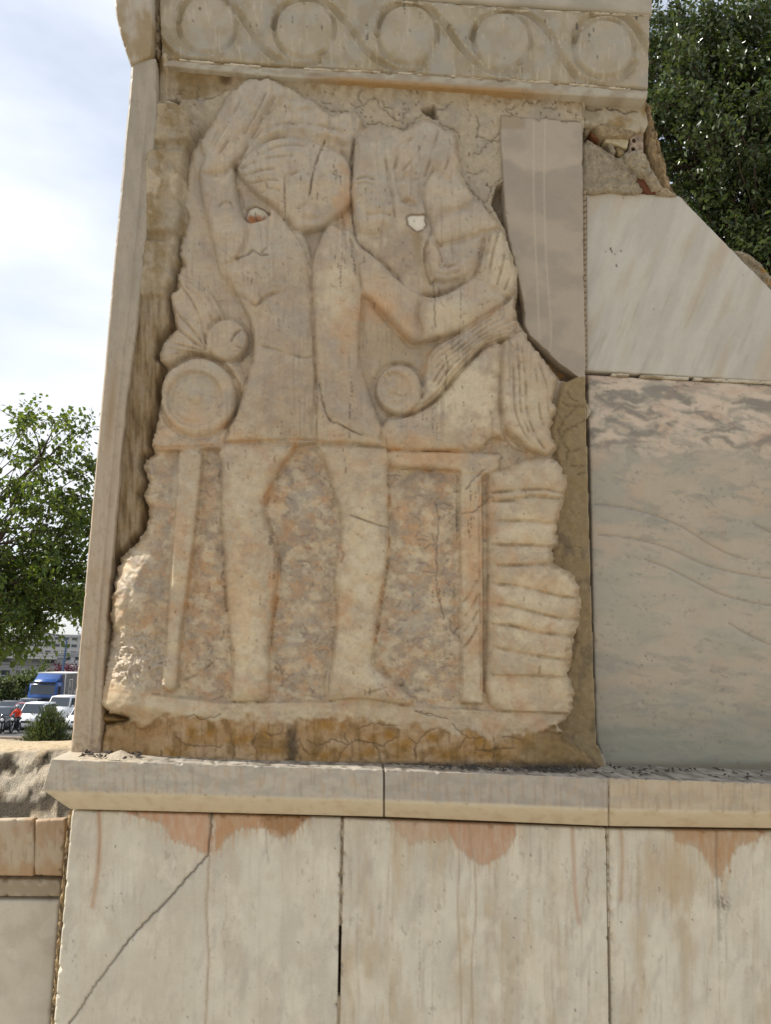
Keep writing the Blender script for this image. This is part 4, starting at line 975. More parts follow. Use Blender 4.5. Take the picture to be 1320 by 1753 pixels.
# ---- tall grey slab with the pointed foot
def tall_c(f, U, V):
    g = fbm(U / 70, V / 50, 371, 4)
    c = mix(const(U, (.415, .36, .30)), (.35, .31, .265), ss(.40, .68, g))
    b = V - (262 + 26 * np.sin((U - 850) / 60) + (fbm(U / 30, V / 30, 372, 3) - .5) * 20)
    c = mix(c, (.315, .28, .24), ss(0, 12, b) * ss(110, 50, b) * .7); c = mix(c, (.45, .39, .325), ss(-30, -4, b) * ss(4, -2, b) * .6)
    c = mix(c, (.30, .24, .165), ss(226, 216, V) * ss(905, 895, U) * .7)
    for x in (914, 938):
        c = mix(c, (.52, .46, .38), f.line([(x - 4, 200), (x - 6, 330), (x - 2, 450), (x + 6, 560), (x + 4, 600)] if x > 920 else [(x, 205), (x, 330), (x + 4, 440), (x + 10, 580)], 1.6) * .55)
    return c
slab('wall_slab', [(858,196),(858,240),(862,300),(866,360),(872,410),(885,462),(897,518),(899,556),(907,573),(958,622),(998,650)], [(998,209),(999,330),(1000,450),(1002,560),(1003,612),(1003,630),(1002,640),(1003,644),(1003,648),(1002,650),(1001,651)],
     -.042, .05, lambda f, U, V: (fbm(U / 50, V / 50, 373, 3) - .5) * 3, tall_c, POLISH, mon, 2.4, 1.0, 6, 'tall grey-brown slab with a pointed foot')
# ---- white slab with the sloping edge
def white_c(f, U, V):
    a = U * .93 + V * .37; b = V * .93 - U * .37
    g = fbm(a / 26, b / 170, 381, 5, .6)
    c = mix(const(U, (.545, .54, .51)), (.48, .47, .445), ss(.36, .72, g))
    c = mix(c, (.48, .415, .33), ss(.46, .76, fbm(a / 40, b / 200, 383, 4)) * .7)
    c = mix(c, (.38, .33, .27), ss(.62, .80, fbm(a / 9, b / 120, 385, 4)) * ss(420, 560, V) * .55)
    for (x, y, l, w) in [(1046,424,5,2.4),(1048,429,4,1.6),(1064,428,3,1.6),(1056,452,5,1.6),(1053,434,2,1),(1037,430,2,1),(1068,330,10,1.2),(1120,528,2,1.2),(1273,468,6,1.4)]: f.dash(c, x, y, l, w, (.04, .03, .025), .9)
    return c
slab('wall_slab', [(1005,325),(1004,480),(1005,634)], [(1163,335),(1320,495),(1478,662)], 0.0, .034, lambda f, U, V: (fbm(U / 60, V / 60, 387, 2) - .5) * 1.5, white_c, POLISH, mon, 2.6, .3, 7, 'pale slab with a sloping upper edge')
# ---- big veined slab
ENG = [[(1018,863),(1050,866),(1090,873),(1130,885),(1170,903),(1210,928),(1250,949),(1280,958)], [(1025,915),(1060,918),(1100,925),(1150,940),(1200,963),(1250,978),(1330,992),(1420,1000)],
       [(1105,958),(1140,970),(1180,990),(1230,1015),(1280,1030),(1330,1037),(1420,1042)], [(1250,1067),(1285,1088),(1330,1107),(1420,1130)], [(1290,895),(1330,916),(1400,950)]]
def vein_h(f, U, V):
    h = (fbm(U / 70, V / 40, 391, 3) - .5) * 2
    for e in ENG: h -= 2.2 * f.line(e, 1.8)
    return h
def vein_c(f, U, V):
    wx = (fbm(U / 60, V / 30, 393, 3) - .5) * 60
    g = fbm((U + wx) / 80, (V + wx * .6) / 22, 395, 5, .6)
    c = mix(const(U, (.46, .405, .335)), (.385, .365, .32), ss(.4, .64, fbm(U / 110, V / 50, 397, 4)))
    c = mix(c, (.49, .37, .28), ss(.56, .72, fbm(U / 70, V / 60, 396, 4)) * .35)
    topz = ss(800, 740, V + (fbm(U / 50, V / 50, 399, 3) - .5) * 60)
    c = mix(c, (.62, .53, .455), topz * ss(.44, .58, g) * .9)
    c = mix(c, (.50, .36, .28), topz * ss(.56, .70, fbm((U + wx) / 70, V / 40, 401, 4)) * .5)
    c = mix(c, (.235, .21, .19), topz * ss(.47, .36, g) * .85)
    c = mix(c, (.28, .275, .25), ss(.53, .70, fbm((U + wx * 1.5) / 60, (V + wx * .4) / 20, 403, 5, .62)) * .55)
    c = mix(c, (.445, .42, .36), ss(900, 1000, V) * ss(1150, 1050, V) * .5)
    c = mix(c, (.305, .32, .275), ss(1150, 1290, V) * .75)
    c = mix(c, (.26, .27, .24), ss(.50, .70, fbm((U + wx * 1.6) / 70, (V + wx * .3) / 18, 405, 5, .6)) * ss(1150, 1210, V) * .45)
    c = mix(c, (.20, .195, .175), ss(.66, .72, fbm(U / 9, V / 7, 407, 4)) * ss(.5, .62, fbm(U / 60, V / 40, 409, 3)) * .5)
    for k in range(26): f.dash(c, 1020 + 11.7 * k % 300 + 3 * (k % 5), 700 + (k * 97) % 560, 2 + k % 7, .7, (.52, .48, .42), .5)
    for e in ENG: c = mix(c, (.23, .20, .17), f.line(e, 1.3) * .55)
    for (x, y) in [(1086,1036),(1089,1035),(1093,1040),(1098,1041),(1108,1042),(1242,1034),(1250,1039),(1106,1122),(1110,1128),(1117,1130),(1122,1123),(1099,1137),(1073,1156),(1081,1168),(1144,1180),(1150,1170),(1139,1193),(1058,1226),(1217,1147),(1222,1150),(1227,1150),(1232,1150),(1270,1152),(1276,1153),(1062,1278)]: f.dash(c, x, y, 1.6, 1.0, (.04, .03, .03), .9)
    c = mix(c, (.16, .13, .09), ss(1300, 1312, V) * .6)
    return c
slab('wall_slab', [(1007,642),(1010,760),(1013,900),(1017,1100),(1021,1250),(1023,1272),(1034,1300),(1042,1330)], [(1478,668),(1478,780),(1478,900),(1478,1100),(1478,1240),(1478,1275),(1478,1300),(1478,1345)], 0.0, .034, vein_h, vein_c, POLISH, mon, 2.6, .6, 8, 'large veined slab with engraved wavy lines')
# ---- beaded mortar joint and lime joint
def bead_h(f, U, V): return 3 * np.cos((V + 2 * np.sin(V / 23) + (U - 1000) * .5) / 9.2 * math.tau) ** 3 + 2
slab('joint_mortar', [(998,327),(999,420),(997,480),(999,560),(998,632)], [(1004,327),(1004,480),(1005,634)], -.012, .05, bead_h, lambda f, U, V: mix(const(U, (.45, .385, .31)), (.27, .215, .155), ss(.2, -.8, np.cos((V + 2 * np.sin(V / 23)) / 9.2 * math.tau))), MORTAR, mon, 1.6, .4)
for k, (a, b) in enumerate([(1048, 1078), (1098, 1180), (1190, 1330)]):
    strip('joint_mortar', [(a, 636 + (a - 1003) * .05), (b, 636 + (b - 1003) * .05)], [(a, 641 + (a - 1003) * .05), (b, 641 + (b - 1003) * .05)], -.004, .03, lambda f, U, V: (fbm(U / 6, V / 6, 8, 3) - .5) * 3, lime_c, MORTAR, 1.8, 40 + k)
lump('mortar_chip', [(1004,690),(1008,698),(1012,704),(1008,712),(1004,716)], -.004, 2, MORTAR, (.60, .54, .44), mon, 3, 1, .02, 4)

# ---- broken corner: mortar, bricks and shards
lump('core', lumpcore, .13, 2, RUBBLE, (.20, .15, .10), mon, 41, 6, .35, 10, .9)
lump('mortar_block', [(1000,246),(1020,250),(1040,262),(1058,272),(1066,268),(1074,262),(1084,282),(1092,300),(1094,316),(1096,332),(1050,330),(1000,326)], -.005, 6, RUBBLE, (.36, .32, .255), mon, 11, 3.5, .05, 16, .8)
lump('mortar_block', [(1014,212),(1050,214),(1084,220),(1090,226),(1080,238),(1062,238),(1040,238),(1028,234),(1018,224)], -.012, 10, RUBBLE, (.38, .315, .225), mon, 13, 5, .08, 10)
lump('mortar_block', [(1000,212),(1010,214),(1012,224),(1004,232),(999,228)], .0, 7, RUBBLE, (.34, .29, .22), mon, 15, 3, .05, 8)
lump('mortar_block', [(1072,266),(1086,260),(1100,262),(1108,276),(1116,296),(1124,312),(1132,322),(1118,326),(1106,308),(1098,304),(1090,298),(1080,288),(1072,278)], -.02, 12, RUBBLE, (.43, .385, .31), mon, 17, 5, .1, 12)
lump('stone_chip', [(1040,248),(1048,247),(1052,258),(1054,264),(1048,268),(1043,258)], .0, 7, RUBBLE, (.34, .30, .24), mon, 19, 2, .04, 7)
lump('stone_chip', [(1054,256),(1064,258),(1070,264),(1062,272),(1056,266)], .005, 7, RUBBLE, (.32, .26, .15), mon, 21, 2, .04, 7)
lump('stone_chip', [(1118,318),(1130,322),(1142,326),(1158,336),(1140,338),(1122,334)], .0, 8, RUBBLE, (.40, .34, .26), mon, 23, 3, .08, 8)
lump('marble_shard', [(1035,244),(1044,236),(1074,240),(1075,250),(1072,256),(1056,250)], -.006, 4, POLISH, (.46, .41, .28), mon, 25, 1, .03, 6, .9)
BRICK = stone('fired_brick', .85, .2, .7, 80, 300, .2)
lump('brick', [(1011,222),(1022,218),(1034,230),(1036,238),(1024,242),(1012,236)], .01, 9, BRICK, (.27, .125, .07), mon, 27, 4, .08, 8)
lump('brick', [(1086,310),(1096,302),(1106,314),(1118,326),(1122,332),(1106,332),(1096,322)], -.004, 6, BRICK, (.17, .07, .045), mon, 29, 2, .08, 8)
# perforated brick end with real holes
def perforated_brick():
    c0, c1, c2, c3 = P([1082., 1102, 1102, 1077], [218., 222, 264, 262], -.014)
    bm = bmesh.new(); NH = 3
    def pt(s, t, d=0):
        a = c0 * (1 - s) + c1 * s; b = c3 * (1 - s) + c2 * s; r = a * (1 - t) + b * t
        return (r[0], r[1] + d, r[2])
    g = {}
    cells = []
    for col in range(1):
        for row in range(3):
            sx, tx = .04, row / 3
            ring = []; sq = []
            for k in range(16):
                an = k / 16 * math.tau + .01
                ca, sa = math.cos(an), math.sin(an); m = max(abs(ca), abs(sa))
                sq.append(pt(sx + .25 + .25 * ca / m, tx + 1 / 6 + (1 / 6) * sa / m))
                ring.append((sx + .25 + .155 * ca, tx + 1 / 6 + .088 * sa))
            vo = [bm.verts.new(p) for p in sq]; vi = [bm.verts.new(pt(*r)) for r in ring]; vb = [bm.verts.new(pt(*r, d=.06)) for r in ring]
            for k in range(16):
                j = (k + 1) % 16
                bm.faces.new((vo[k], vi[k], vi[j], vo[j])); bm.faces.new((vi[k], vb[k], vb[j], vi[j]))
            bm.faces.new(vb)
    for a_, b_ in ((0, .04), (.54, 1)): bm.faces.new([bm.verts.new(pt(*p)) for p in ((a_, 0), (b_, 0), (b_, 1), (a_, 1))])
    per = [pt(0, 0), pt(1, 0), pt(1, 1), pt(0, 1)]
    vf = [bm.verts.new(p) for p in per]; vk = [bm.verts.new((p[0], p[1] + .09, p[2])) for p in per]
    for k in range(4):
        j = (k + 1) % 4; bm.faces.new((vf[k], vf[j], vk[j], vk[k]))
    bmesh.ops.remove_doubles(bm, verts=bm.verts[:], dist=.0004); bmesh.ops.recalc_face_normals(bm, faces=bm.faces[:])
    me = bpy.data.meshes.new('brick'); bm.to_mesh(me); bm.free(); return me
o = obj('brick', perforated_brick(), plain('dusty_brick', (.30, .225, .165), .95, 0, .5, 55, .9, .1), mon); o['label'] = 'hollow brick end with round holes'
# rough edge stones of the core on the right
lump('core_stone', [(1100,172),(1108,178),(1112,212),(1124,240),(1133,274),(1141,308),(1147,326),(1132,322),(1116,290),(1106,262),(1103,226)], .02, 16, RUBBLE, (.40, .31, .20), mon, 31, 7, .3, 12, .35)
lump('core_stone', [(1236,424),(1252,430),(1270,433),(1290,446),(1302,456),(1310,470),(1328,486),(1338,512),(1320,514),(1290,486)], .07, 14, RUBBLE, (.42, .37, .29), mon, 33, 6, .3, 12, .4)
lump('core_stone', [(1296,456),(1306,462),(1312,476),(1330,488),(1352,520),(1330,516),(1312,492)], .06, 8, RUBBLE, (.40, .25, .09), mon, 35, 4, .2, 8, .4)
lump('core_stone', [(1334,500),(1360,512),(1400,560),(1440,596),(1480,640),(1470,660),(1400,590),(1350,540)], .08, 14, RUBBLE, (.40, .33, .24), mon, 37, 6, .3, 10, .4)

# ================================================================== LEDGE
YF = -.222
def lin(pts): 
    a = np.array(pts, float); return lambda u: np.interp(u, a[:, 0], a[:, 1])
tF = lin([(60,1298),(88,1299),(660,1317),(1043,1331),(1500,1346)]); cF = lin([(60,1351),(72,1352),(660,1371),(1043,1387),(1500,1394)]); bF = lin([(60,1384),(120,1385),(660,1398),(1043,1414),(1500,1420)])
def ledge(u0, u1, first, cols, seed):
    n = int((u1 - u0) / 3) + 2; rows = []; crow = []; t = np.linspace(0, 1, n)
    def add(ustart, v, y, zadd=0, kind=0):
        uu = ustart + (u1 - ustart) * t; vv = v(uu)
        X = P(uu, vv, y); X[:, 2] += zadd
        rows.append(X); crow.append((uu, vv, kind))
    s = [u0] * 5
    if first: s = [100, 87, 72, 120, 124]
    # back edge of the top, then forward over the top
    f0 = P(s[1] + (u1 - s[1]) * t, tF(s[1] + (u1 - s[1]) * t), YF)
    for k, yy in enumerate([.03, 0, -.03, -.06, -.09, -.12, -.15, -.18, -.205, -.216]):
        X = f0.copy(); X[:, 1] = yy; X[:, 2] += (yy - YF) * .03 - .0005
        X[:, 2] += (fbm(X[:, 0] * 9, X[:, 1] * 9 + seed, 411, 4) - .5) * .006 * (k < 9) - (.0015 if k == 9 else 0)
        rows.append(X); crow.append((s[1] + (u1 - s[1]) * t, np.full(n, yy), 1))
    for k in range(22):
        q = k / 21
        us = s[1] * (1 - q) + s[2] * q
        add(us, lambda u, q=q: tF(u) * (1 - q) + cF(u) * q + (1.2 if q == 0 else 0), YF)
    for k in range(1, 13):
        q = k / 12
        us = s[2] * (1 - q) + s[3] * q
        add(us, lambda u, q=q: cF(u) * (1 - q) + bF(u) * q, YF + .050 * q ** 1.35)
    X = rows[-1].copy(); X[:, 1] = .03; rows.append(X); crow.append((crow[-1][0], crow[-1][1], 2))
    X = np.stack(rows); Uu = np.stack([r[0] for r in crow]); Vv = np.stack([r[1] for r in crow]); kd = np.array([r[2] for r in crow])[:, None] + 0 * Uu
    tp = kd == 1
    rel = (Vv - tF(Uu)) / (bF(Uu) - tF(Uu))
    g = fbm(Uu / 40, rel * 4 + seed, 413, 4); gv = fbm(Uu / 5, rel * 1.2 + seed, 415, 4)
    c = mix(const(Uu, cols[0]), cols[1], ss(.4, .65, g))
    c = mix(c, (.32, .25, .19), ss(.56, .72, gv) * ~tp * .45)
    c = mix(c, (.47, .36, .26), ss(.55, .7, fbm(Uu / 14, rel * 2 + 9, 417, 3)) * ~tp * .4)
    ch = ss(.60, .68, rel) * ~tp
    c = mix(c, (.66, .60, .48), ch * .85); c = mix(c, (.48, .38, .25), ch * ss(.5, .8, fbm(Uu / 22, rel * 5, 419, 4)) * .45)  # chamfer paler than the face: its cream, plus ground bounce put in the colour
    ct = mix(const(Uu, (.44, .43, .41)), (.25, .24, .225), ss(.42, .6, fbm(Uu / 26, Vv * 60, 421, 5, .6)))
    ct = mix(ct, (.07, .06, .05), ss(.60, .66, fbm(Uu / 16, Vv * 90, 423, 4)) * .7)
    ct = mix(ct, (.58, .52, .43), ss(260, 210, Uu) * .8)  # left end of the top painted pale, as if sunlit
    c = np.where(tp[..., None], ct, c)
    X[..., 1] -= np.where(kd == 0, (fbm(Uu / 30, rel * 5, 425, 3) - .5) * .003, 0)
    for row, am in ((10, .006), (11, .003), (31, .004)):
        chp = ss(.60, .72, fbm(Uu[row] / 13, Uu[row] * 0 + row + seed, 427, 4, .6))
        X[row, :, 1] += chp * am; X[row, :, 2] -= chp * am * (.7 if row < 20 else -.3)
    # close the ends
    Xp = np.pad(X, ((0, 0), (1, 1), (0, 0)), mode='edge'); cp = np.pad(c, ((0, 0), (1, 1), (0, 0)), mode='edge')
    cen0 = X[:, 0].mean(0); cen1 = X[:, -1].mean(0)
    Xp[:, 0, 1] = .03; Xp[:, -1, 1] = .03
    return grid_obj('ledge_block', Xp, None, cp, POLISH, mon)
a = ledge(72, 656, True, ((.50, .465, .41), (.42, .40, .37)), 1); a['label'] = 'left ledge block with mitred end'
ledge(659, 1041.5, False, ((.43, .40, .365), (.37, .35, .325)), 2)
ledge(1044.5, 1500, False, ((.51, .44, .345), (.45, .395, .315)), 3)
strip('joint_mortar', [(1041.6, 1333), (1044.4, 1333)], [(1041.6, 1386), (1044.4, 1386)], YF + .004, .03, None, lime_c, MORTAR, 1.2, 61)

# ================================================================== BASE SLABS
YB = -.158
ZB = 2230
def streaky(f, U, V, warm, seed):
    g = fbm(U / 60, V / 160, seed, 4); gv = fbm(U / 8, V / 160, seed + 2, 5, .6)
    c = mix(const(U, (.66, .65, .595)), (.58, .565, .515), ss(.4, .64, g))
    c = mix(c, (.50, .385, .255), ss(.46, .76, fbm(U / 46, V / 260, seed + 4, 5, .6)) * warm * .75)
    c = mix(c, (.44, .385, .31), ss(.48, .74, fbm(U / 30, V / 300, seed + 14, 5, .6)) * warm * .5)
    c = mix(c, (.74, .72, .65), ss(.48, .72, fbm(U / 60, V / 90, seed + 24, 5, .6)) * .55)
    c = mix(c, (.45, .43, .40), ss(.60, .74, fbm((U + V * .3) / 26, (V - U * .2) / 90, seed + 34, 5, .6)) * .4)
    c = mix(c, (.38, .33, .27), ss(.56, .78, gv) * .45 * (.15 + warm))
    c = mix(c, (.33, .30, .26), ss(.66, .80, fbm(U / 9, V / 22, seed + 6, 4)) * .5 * ss(.5, .62, fbm(U / 70, V / 90, seed + 16, 2)))
    c = mix(c, (.58, .55, .475), ss(.58, .74, fbm(U / 40, V / 60, seed + 8, 4)) * .5)
    r = random.Random(seed)
    for k in range(46): f.dash(c, r.uniform(100, 1320), r.uniform(1395, 1520), r.uniform(30, 220), r.uniform(.4, 1.0), r.choice([(.36, .27, .19), (.40, .34, .27), (.30, .24, .19)]), r.uniform(.2, .5) * (.35 + warm))
    for k in range(70): f.dash(c, r.uniform(100, 1320), r.uniform(1440, 1760), r.choice([1, 1.2, 1.6, 2, 4]), r.uniform(.6, 1.2), (.05, .04, .035), .85)
    return c
def stain(c, f, poly, col, a, seed, U, V):
    d = f.sd(poly, 30) + (fbm(U / 14, V / 14, seed, 4) - .5) * 9 + (fbm(U / 4, V / 50, seed + 5, 3) - .5) * 10
    c = mix(c, col, ss(-3, 5, d) * a * (.45 + .75 * fbm(U / 9, V / 40, seed + 1, 4)))
    c = mix(c, np.asarray(col) * .62, np.exp(-((d - 1) / 2.2) ** 2) * a * .35)
    c = mix(c, np.asarray(col) * 1.05, ss(-26, 2, d) * ss(.5, .7, fbm(U / 4, V / 70, seed + 7, 3)) * a * .6)
    return c
RED = (.47, .29, .185)
CR1 = [(362,1392),(360,1420),(357,1445),(356,1462),(338,1484),(310,1514),(276,1552),(240,1588),(214,1616),(186,1656),(160,1690),(136,1728),(110,1764),(95,1790)]
CR2 = [(358,1466),(356,1500),(353,1540),(354,1590),(357,1640),(354,1700),(352,1760)]
def b1_h(f, U, V):
    h = (fbm(U / 50, V / 90, 431, 3) - .5) * 2
    h -= 4.2 * f.line(jag(CR1, .7), 1.7, False) + 1.4 * f.line(jag(CR2, .7), 1.4, False)
    return h
def b1_c(f, U, V):
    c = streaky(f, U, V, .25, 441)
    c = stain(c, f, [(205,1380),(300,1380),(360,1382),(362,1458),(345,1462),(335,1452),(318,1444),(300,1440),(290,1432),(282,1412),(262,1404),(240,1400),(218,1394)], (.52, .30, .185), .9, 451, U, V)
    c = stain(c, f, [(362,1382),(545,1384),(532,1398),(515,1412),(505,1424),(490,1432),(468,1428),(450,1420),(425,1418),(400,1424),(385,1440),(368,1456)], (.47, .265, .13), .9, 453, U, V)
    c = stain(c, f, [(440,1384),(540,1384),(520,1404),(500,1422),(488,1430),(470,1424),(450,1410)], (.30, .165, .065), .75, 455, U, V)
    c = mix(c, (.46, .30, .20), f.line([(168,1386),(170,1430),(168,1480),(162,1520),(158,1552)], 4.5) * .75)
    c = mix(c, (.33, .20, .12), f.line([(168,1386),(170,1430),(167,1480)], 1.2) * .6)
    c = mix(c, (.34, .27, .20), f.line([(456,1418),(456,1450),(460,1478)], 1.2) * .6)
    c = mix(c, (.13, .10, .07), f.line(jag(CR1, .7), 1.5, False) * .85); c = mix(c, (.36, .27, .19), f.line(jag(CR2, .7), 1.3, False) * .6)
    c = mix(c, (.46, .36, .27), f.line(CR2, 4) * .35)
    c = mix(c, (.575, .545, .48), ss(0, 30, f.sd([(120,1640),(150,1622),(180,1614),(250,1610),(300,1560),(345,1500),(350,1760),(80,1760)], 40)) * .35)
    c = mix(c, (.21, .17, .11), ss(10, 3, np.hypot((U - 361) * 1.2, V - 1396)) * .8)
    return c
slab('base_slab', [(122,1388),(88,1790),(60,ZB)], [(583.5,1401),(576.5,1790),(569,ZB)], YB, .05, b1_h, b1_c, POLISH, mon, 2.5, 1.2, 12, 'cracked white base slab with rust stain at the top')
def b2_c(f, U, V):
    c = streaky(f, U, V, .75, 461)
    c = stain(c, f, [(760,1396),(884,1400),(882,1430),(865,1462),(845,1476),(822,1478),(800,1466),(782,1448),(768,1424)], (.47, .275, .17), .85, 463, U, V)
    c = stain(c, f, [(664,1396),(760,1396),(770,1440),(730,1438),(700,1445),(680,1420)], (.48, .31, .20), .65, 465, U, V)
    for l in [[(787,1398),(786,1480),(784,1560),(788,1640),(790,1760)], [(800,1400),(812,1480),(815,1560),(808,1640),(810,1760)]]: c = mix(c, (.34, .25, .18), f.line(l, 1.6) * .55)
    c = mix(c, (.45, .27, .19), f.line([(980,1418),(983,1480),(985,1530),(992,1580)], 4) * .6)
    c = mix(c, (.20, .165, .13), f.line(jag([(1004,1455),(1006,1500),(1008,1545)], 1), 1.2, False) * .6)
    return c
slab('base_slab', [(588.5,1402),(581,1790),(574,ZB)], [(1038,1419),(1044,1790),(1052,ZB)], YB, .05, lambda f, U, V: (fbm(U / 50, V / 90, 467, 3) - .5) * 2, b2_c, POLISH, mon, 2.6, 1.0, 13, 'streaky ochre-stained base slab in the middle')
def b3_c(f, U, V):
    c = streaky(f, U, V, .75, 471)
    c = stain(c, f, [(1145,1412),(1315,1418),(1300,1440),(1270,1446),(1250,1470),(1236,1500),(1228,1505),(1215,1480),(1195,1450),(1160,1440)], (.42, .24, .11), .85, 473, U, V)
    c = mix(c, (.50, .385, .25), ss(1.3, .2, np.hypot((U - 1150) / 75, (V - 1490) / 60) + (fbm(U / 20, V / 60, 475, 4) - .5)) * .6)
    c = mix(c, (.45, .28, .18), f.line([(1064,1420),(1066,1480),(1064,1540)], 3.5) * .6)
    c = mix(c, (.13, .12, .11), np.exp(-(((U - 1238) / 11) ** 2 + ((V - 1545) / 14) ** 2)) * ss(.35, .6, fbm(U / 3, V / 6, 477, 3)) * .85)
    c = mix(c, (.18, .15, .12), f.line([(1228,1420),(1226,1470),(1230,1540),(1232,1610)], 2.2) * .55)
    return c
slab('base_slab', [(1043,1420),(1049,1790),(1056,ZB)], [(1500,1426),(1510,1790),(1520,ZB)], YB, .05, lambda f, U, V: (fbm(U / 50, V / 90, 479, 3) - .5) * 2, b3_c, POLISH, mon, 2.6, 1.0, 14, 'ochre-stained base slab at the right')
slab('joint_mortar', [(582,1402),(580,1500),(578,1585)], [(590,1402),(588,1500),(586.5,1585)], YB + .004, .03, lambda f, U, V: (fbm(U / 4, V / 10, 8, 3) - .5) * 4, lambda f, U, V: mix(const(U, (.46, .42, .35)), (.25, .20, .15), ss(.45, .6, fbm(U / 6, V / 24, 5, 3))), MORTAR, mon, 1.6, .6)
slab('joint_mortar', [(576,1706),(574,1800)], [(584,1706),(582,1800)], YB + .004, .03, None, lambda f, U, V: const(U, (.42, .36, .28)), MORTAR, mon, 1.6, .6)
slab('joint_mortar', [(1039.2,1420),(1041,1530),(1042,1588)], [(1042.6,1420),(1045,1530),(1045,1588)], YB + .003, .03, None, lime_c, MORTAR, mon, 1.4, .4)
# dark mortar bed under the ledge and the side return at the left
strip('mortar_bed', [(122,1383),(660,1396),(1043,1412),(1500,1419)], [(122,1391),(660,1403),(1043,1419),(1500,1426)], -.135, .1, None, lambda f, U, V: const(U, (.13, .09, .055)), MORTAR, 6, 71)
slab('joint_mortar', [(116,1390),(100,1560),(82,1790),(52,ZB)], [(123,1390),(108,1560),(92,1790),(64,ZB)], -.145, .12, lambda f, U, V: (fbm(U / 5, V / 16, 481, 4) - .5) * 9, lambda f, U, V: mix(const(U, (.36, .27, .16)), (.12, .09, .06), ss(.45, .62, fbm(U / 6, V / 26, 483, 4))), MORTAR, mon, 2.4, 2)

# ---- dirt on the ledge: sand heap and dry litter
def litter():
    r = random.Random(21); co = []; q = []
    spots = [(r.gauss(800, 40), r.uniform(-.20, -.06)) for _ in range(90)] + [(r.gauss(935, 30), r.uniform(-.19, -.10)) for _ in range(110)] + [(r.uniform(660, 1330), r.uniform(-.20, -.03)) for _ in range(110)] + [(r.uniform(140, 240), r.uniform(-.2, -.1)) for _ in range(60)]
    for (u, y) in spots:
        z = P(u, tF(u), YF)[2] + (y - YF) * .03 + .002
        x = P(u, tF(u), YF)[0] * (2.3 + y) / (2.3 + YF)
        L_ = r.uniform(.004, .014); w = r.uniform(.0015, .004); a = r.uniform(0, math.pi); h = r.uniform(.001, .005)
        ca, sa = math.cos(a), math.sin(a); i = len(co)
        co += [(x - ca * L_, y - sa * L_, z), (x + sa * w, y - ca * w, z + h * .4), (x + ca * L_, y + sa * L_, z + h), (x - sa * w, y + ca * w, z + h * .4), (x, y, z + h + .002)]
        q += [(i, i + 1, i + 4, i + 4), (i + 1, i + 2, i + 4, i + 4), (i + 2, i + 3, i + 4, i + 4), (i + 3, i, i + 4, i + 4)]
    me = bpy.data.meshes.new('dry_litter'); me.from_pydata(co, [], [f[:3] for f in q]); return me
tag(obj('dry_litter', litter(), plain('dry_litter', (.055, .045, .035), .95)), 'dark dry plant crumbs scattered along the ledge top', 'litter', kind='stuff')
def heap():
    n, m = 40, 14; co = []; 
    for i in range(m):
        for j in range(n):
            a = j / n * math.tau; rr = (i / (m - 1)) ** .8
            u = 205 + 34 * rr * math.cos(a); y = -.165 + .05 * rr * math.sin(a)
            b = P(u, tF(u), YF); x = b[0] * (2.3 + y) / (2.3 + YF)
            h = .019 * (1 - rr) ** 1.3 + .004 * (vn(u / 3, y * 300, 3) - .5)
            co.append((x, y, b[2] + (y - YF) * .03 + h - .001))
    i = np.arange(m - 1)[:, None] * n; j = np.arange(n)[None]; k = (j + 1) % n
    q = np.stack([i + j, i + n + j, i + n + k, i + k], -1).reshape(-1, 4)
    return np_mesh('sand_heap', np.array(co), q)
tag(obj('sand_heap', heap(), plain('dry_sand', (.46, .39, .29), .95, 0, .25, 260, .6, .1)), 'small heap of crumbled sand on the left of the ledge', 'sand', kind='stuff')

# ================================================================== LOW WALL at the left
lw = empty('low_wall', tuple(P(40., 1700., -.05) * np.array([1, 1, 0])), 'low marble-coped wall meeting the left side of the monument base', 'wall')
def lw_fix(o):
    o.data.transform(Matrix.Translation(-lw.location)); o.parent = lw; return o
def cop_c(f, U, V):
    g = fbm(U / 30, V / 60, 501, 4)
    c = mix(const(U, (.47, .40, .31)), (.42, .31, .21), ss(.42, .64, g)); c = mix(c, (.30, .22, .14), ss(.58, .72, fbm(U / 6, V / 60, 503, 4)) * .5)
    return mix(c, (.44, .29, .16), ss(1470, 1500, V) * .5)
zc = P(60., 1403., -.06)[2]
for k, (a, b) in enumerate([(60, 111), (-60, 56), (-200, -64), (-340, -204), (-480, -344)]):
    bb = 103 if b == 111 else b - 2
    o = lw_fix(slab('coping_stone', [(a, 1404.5), (a - 2, 1480), (a - 2, 1499)], [(b, 1402), (bb + 4, 1480), (bb, 1501)], -.06, .36, lambda f, U, V: (fbm(U / 30, V / 30, 505, 3) - .5) * 2 - 4 * ss(1478, 1500, V), cop_c, POLISH, mon, 2.8, 1.5, 30 + k))
def pale_c(f, U, V):
    g = fbm(U / 50, V / 70, 511, 4)
    c = mix(const(U, (.60, .58, .52)), (.53, .51, .45), ss(.4, .65, g)); return mix(c, (.66, .645, .59), ss(.52, .56, fbm(U / 90, V / 90, 513, 2)) * .5)
for k, (a, b) in enumerate([(-170, 104), (-480, -174)]):
    lw_fix(slab('band_stone', [(a, 1504), (a, 1534)], [(b, 1506), (b - 2, 1535)], -.035, .3, None, lambda f, U, V: mix(const(U, (.42, .375, .30)), (.34, .29, .22), ss(.4, .6, fbm(U / 26, V / 26, 515, 4))), POLISH, mon, 3, 1.2, 40 + k))
    lw_fix(slab('facing_slab', [(a, 1541), (a - 14, 1790), (a - 30, 2150)], [(b - 3, 1541), (b - 22, 1790), (b - 48, 2150)], -.03, .3, lambda f, U, V: (fbm(U / 60, V / 60, 517, 3) - .5) * 2, pale_c, POLISH, mon, 4, .8, 44 + k))
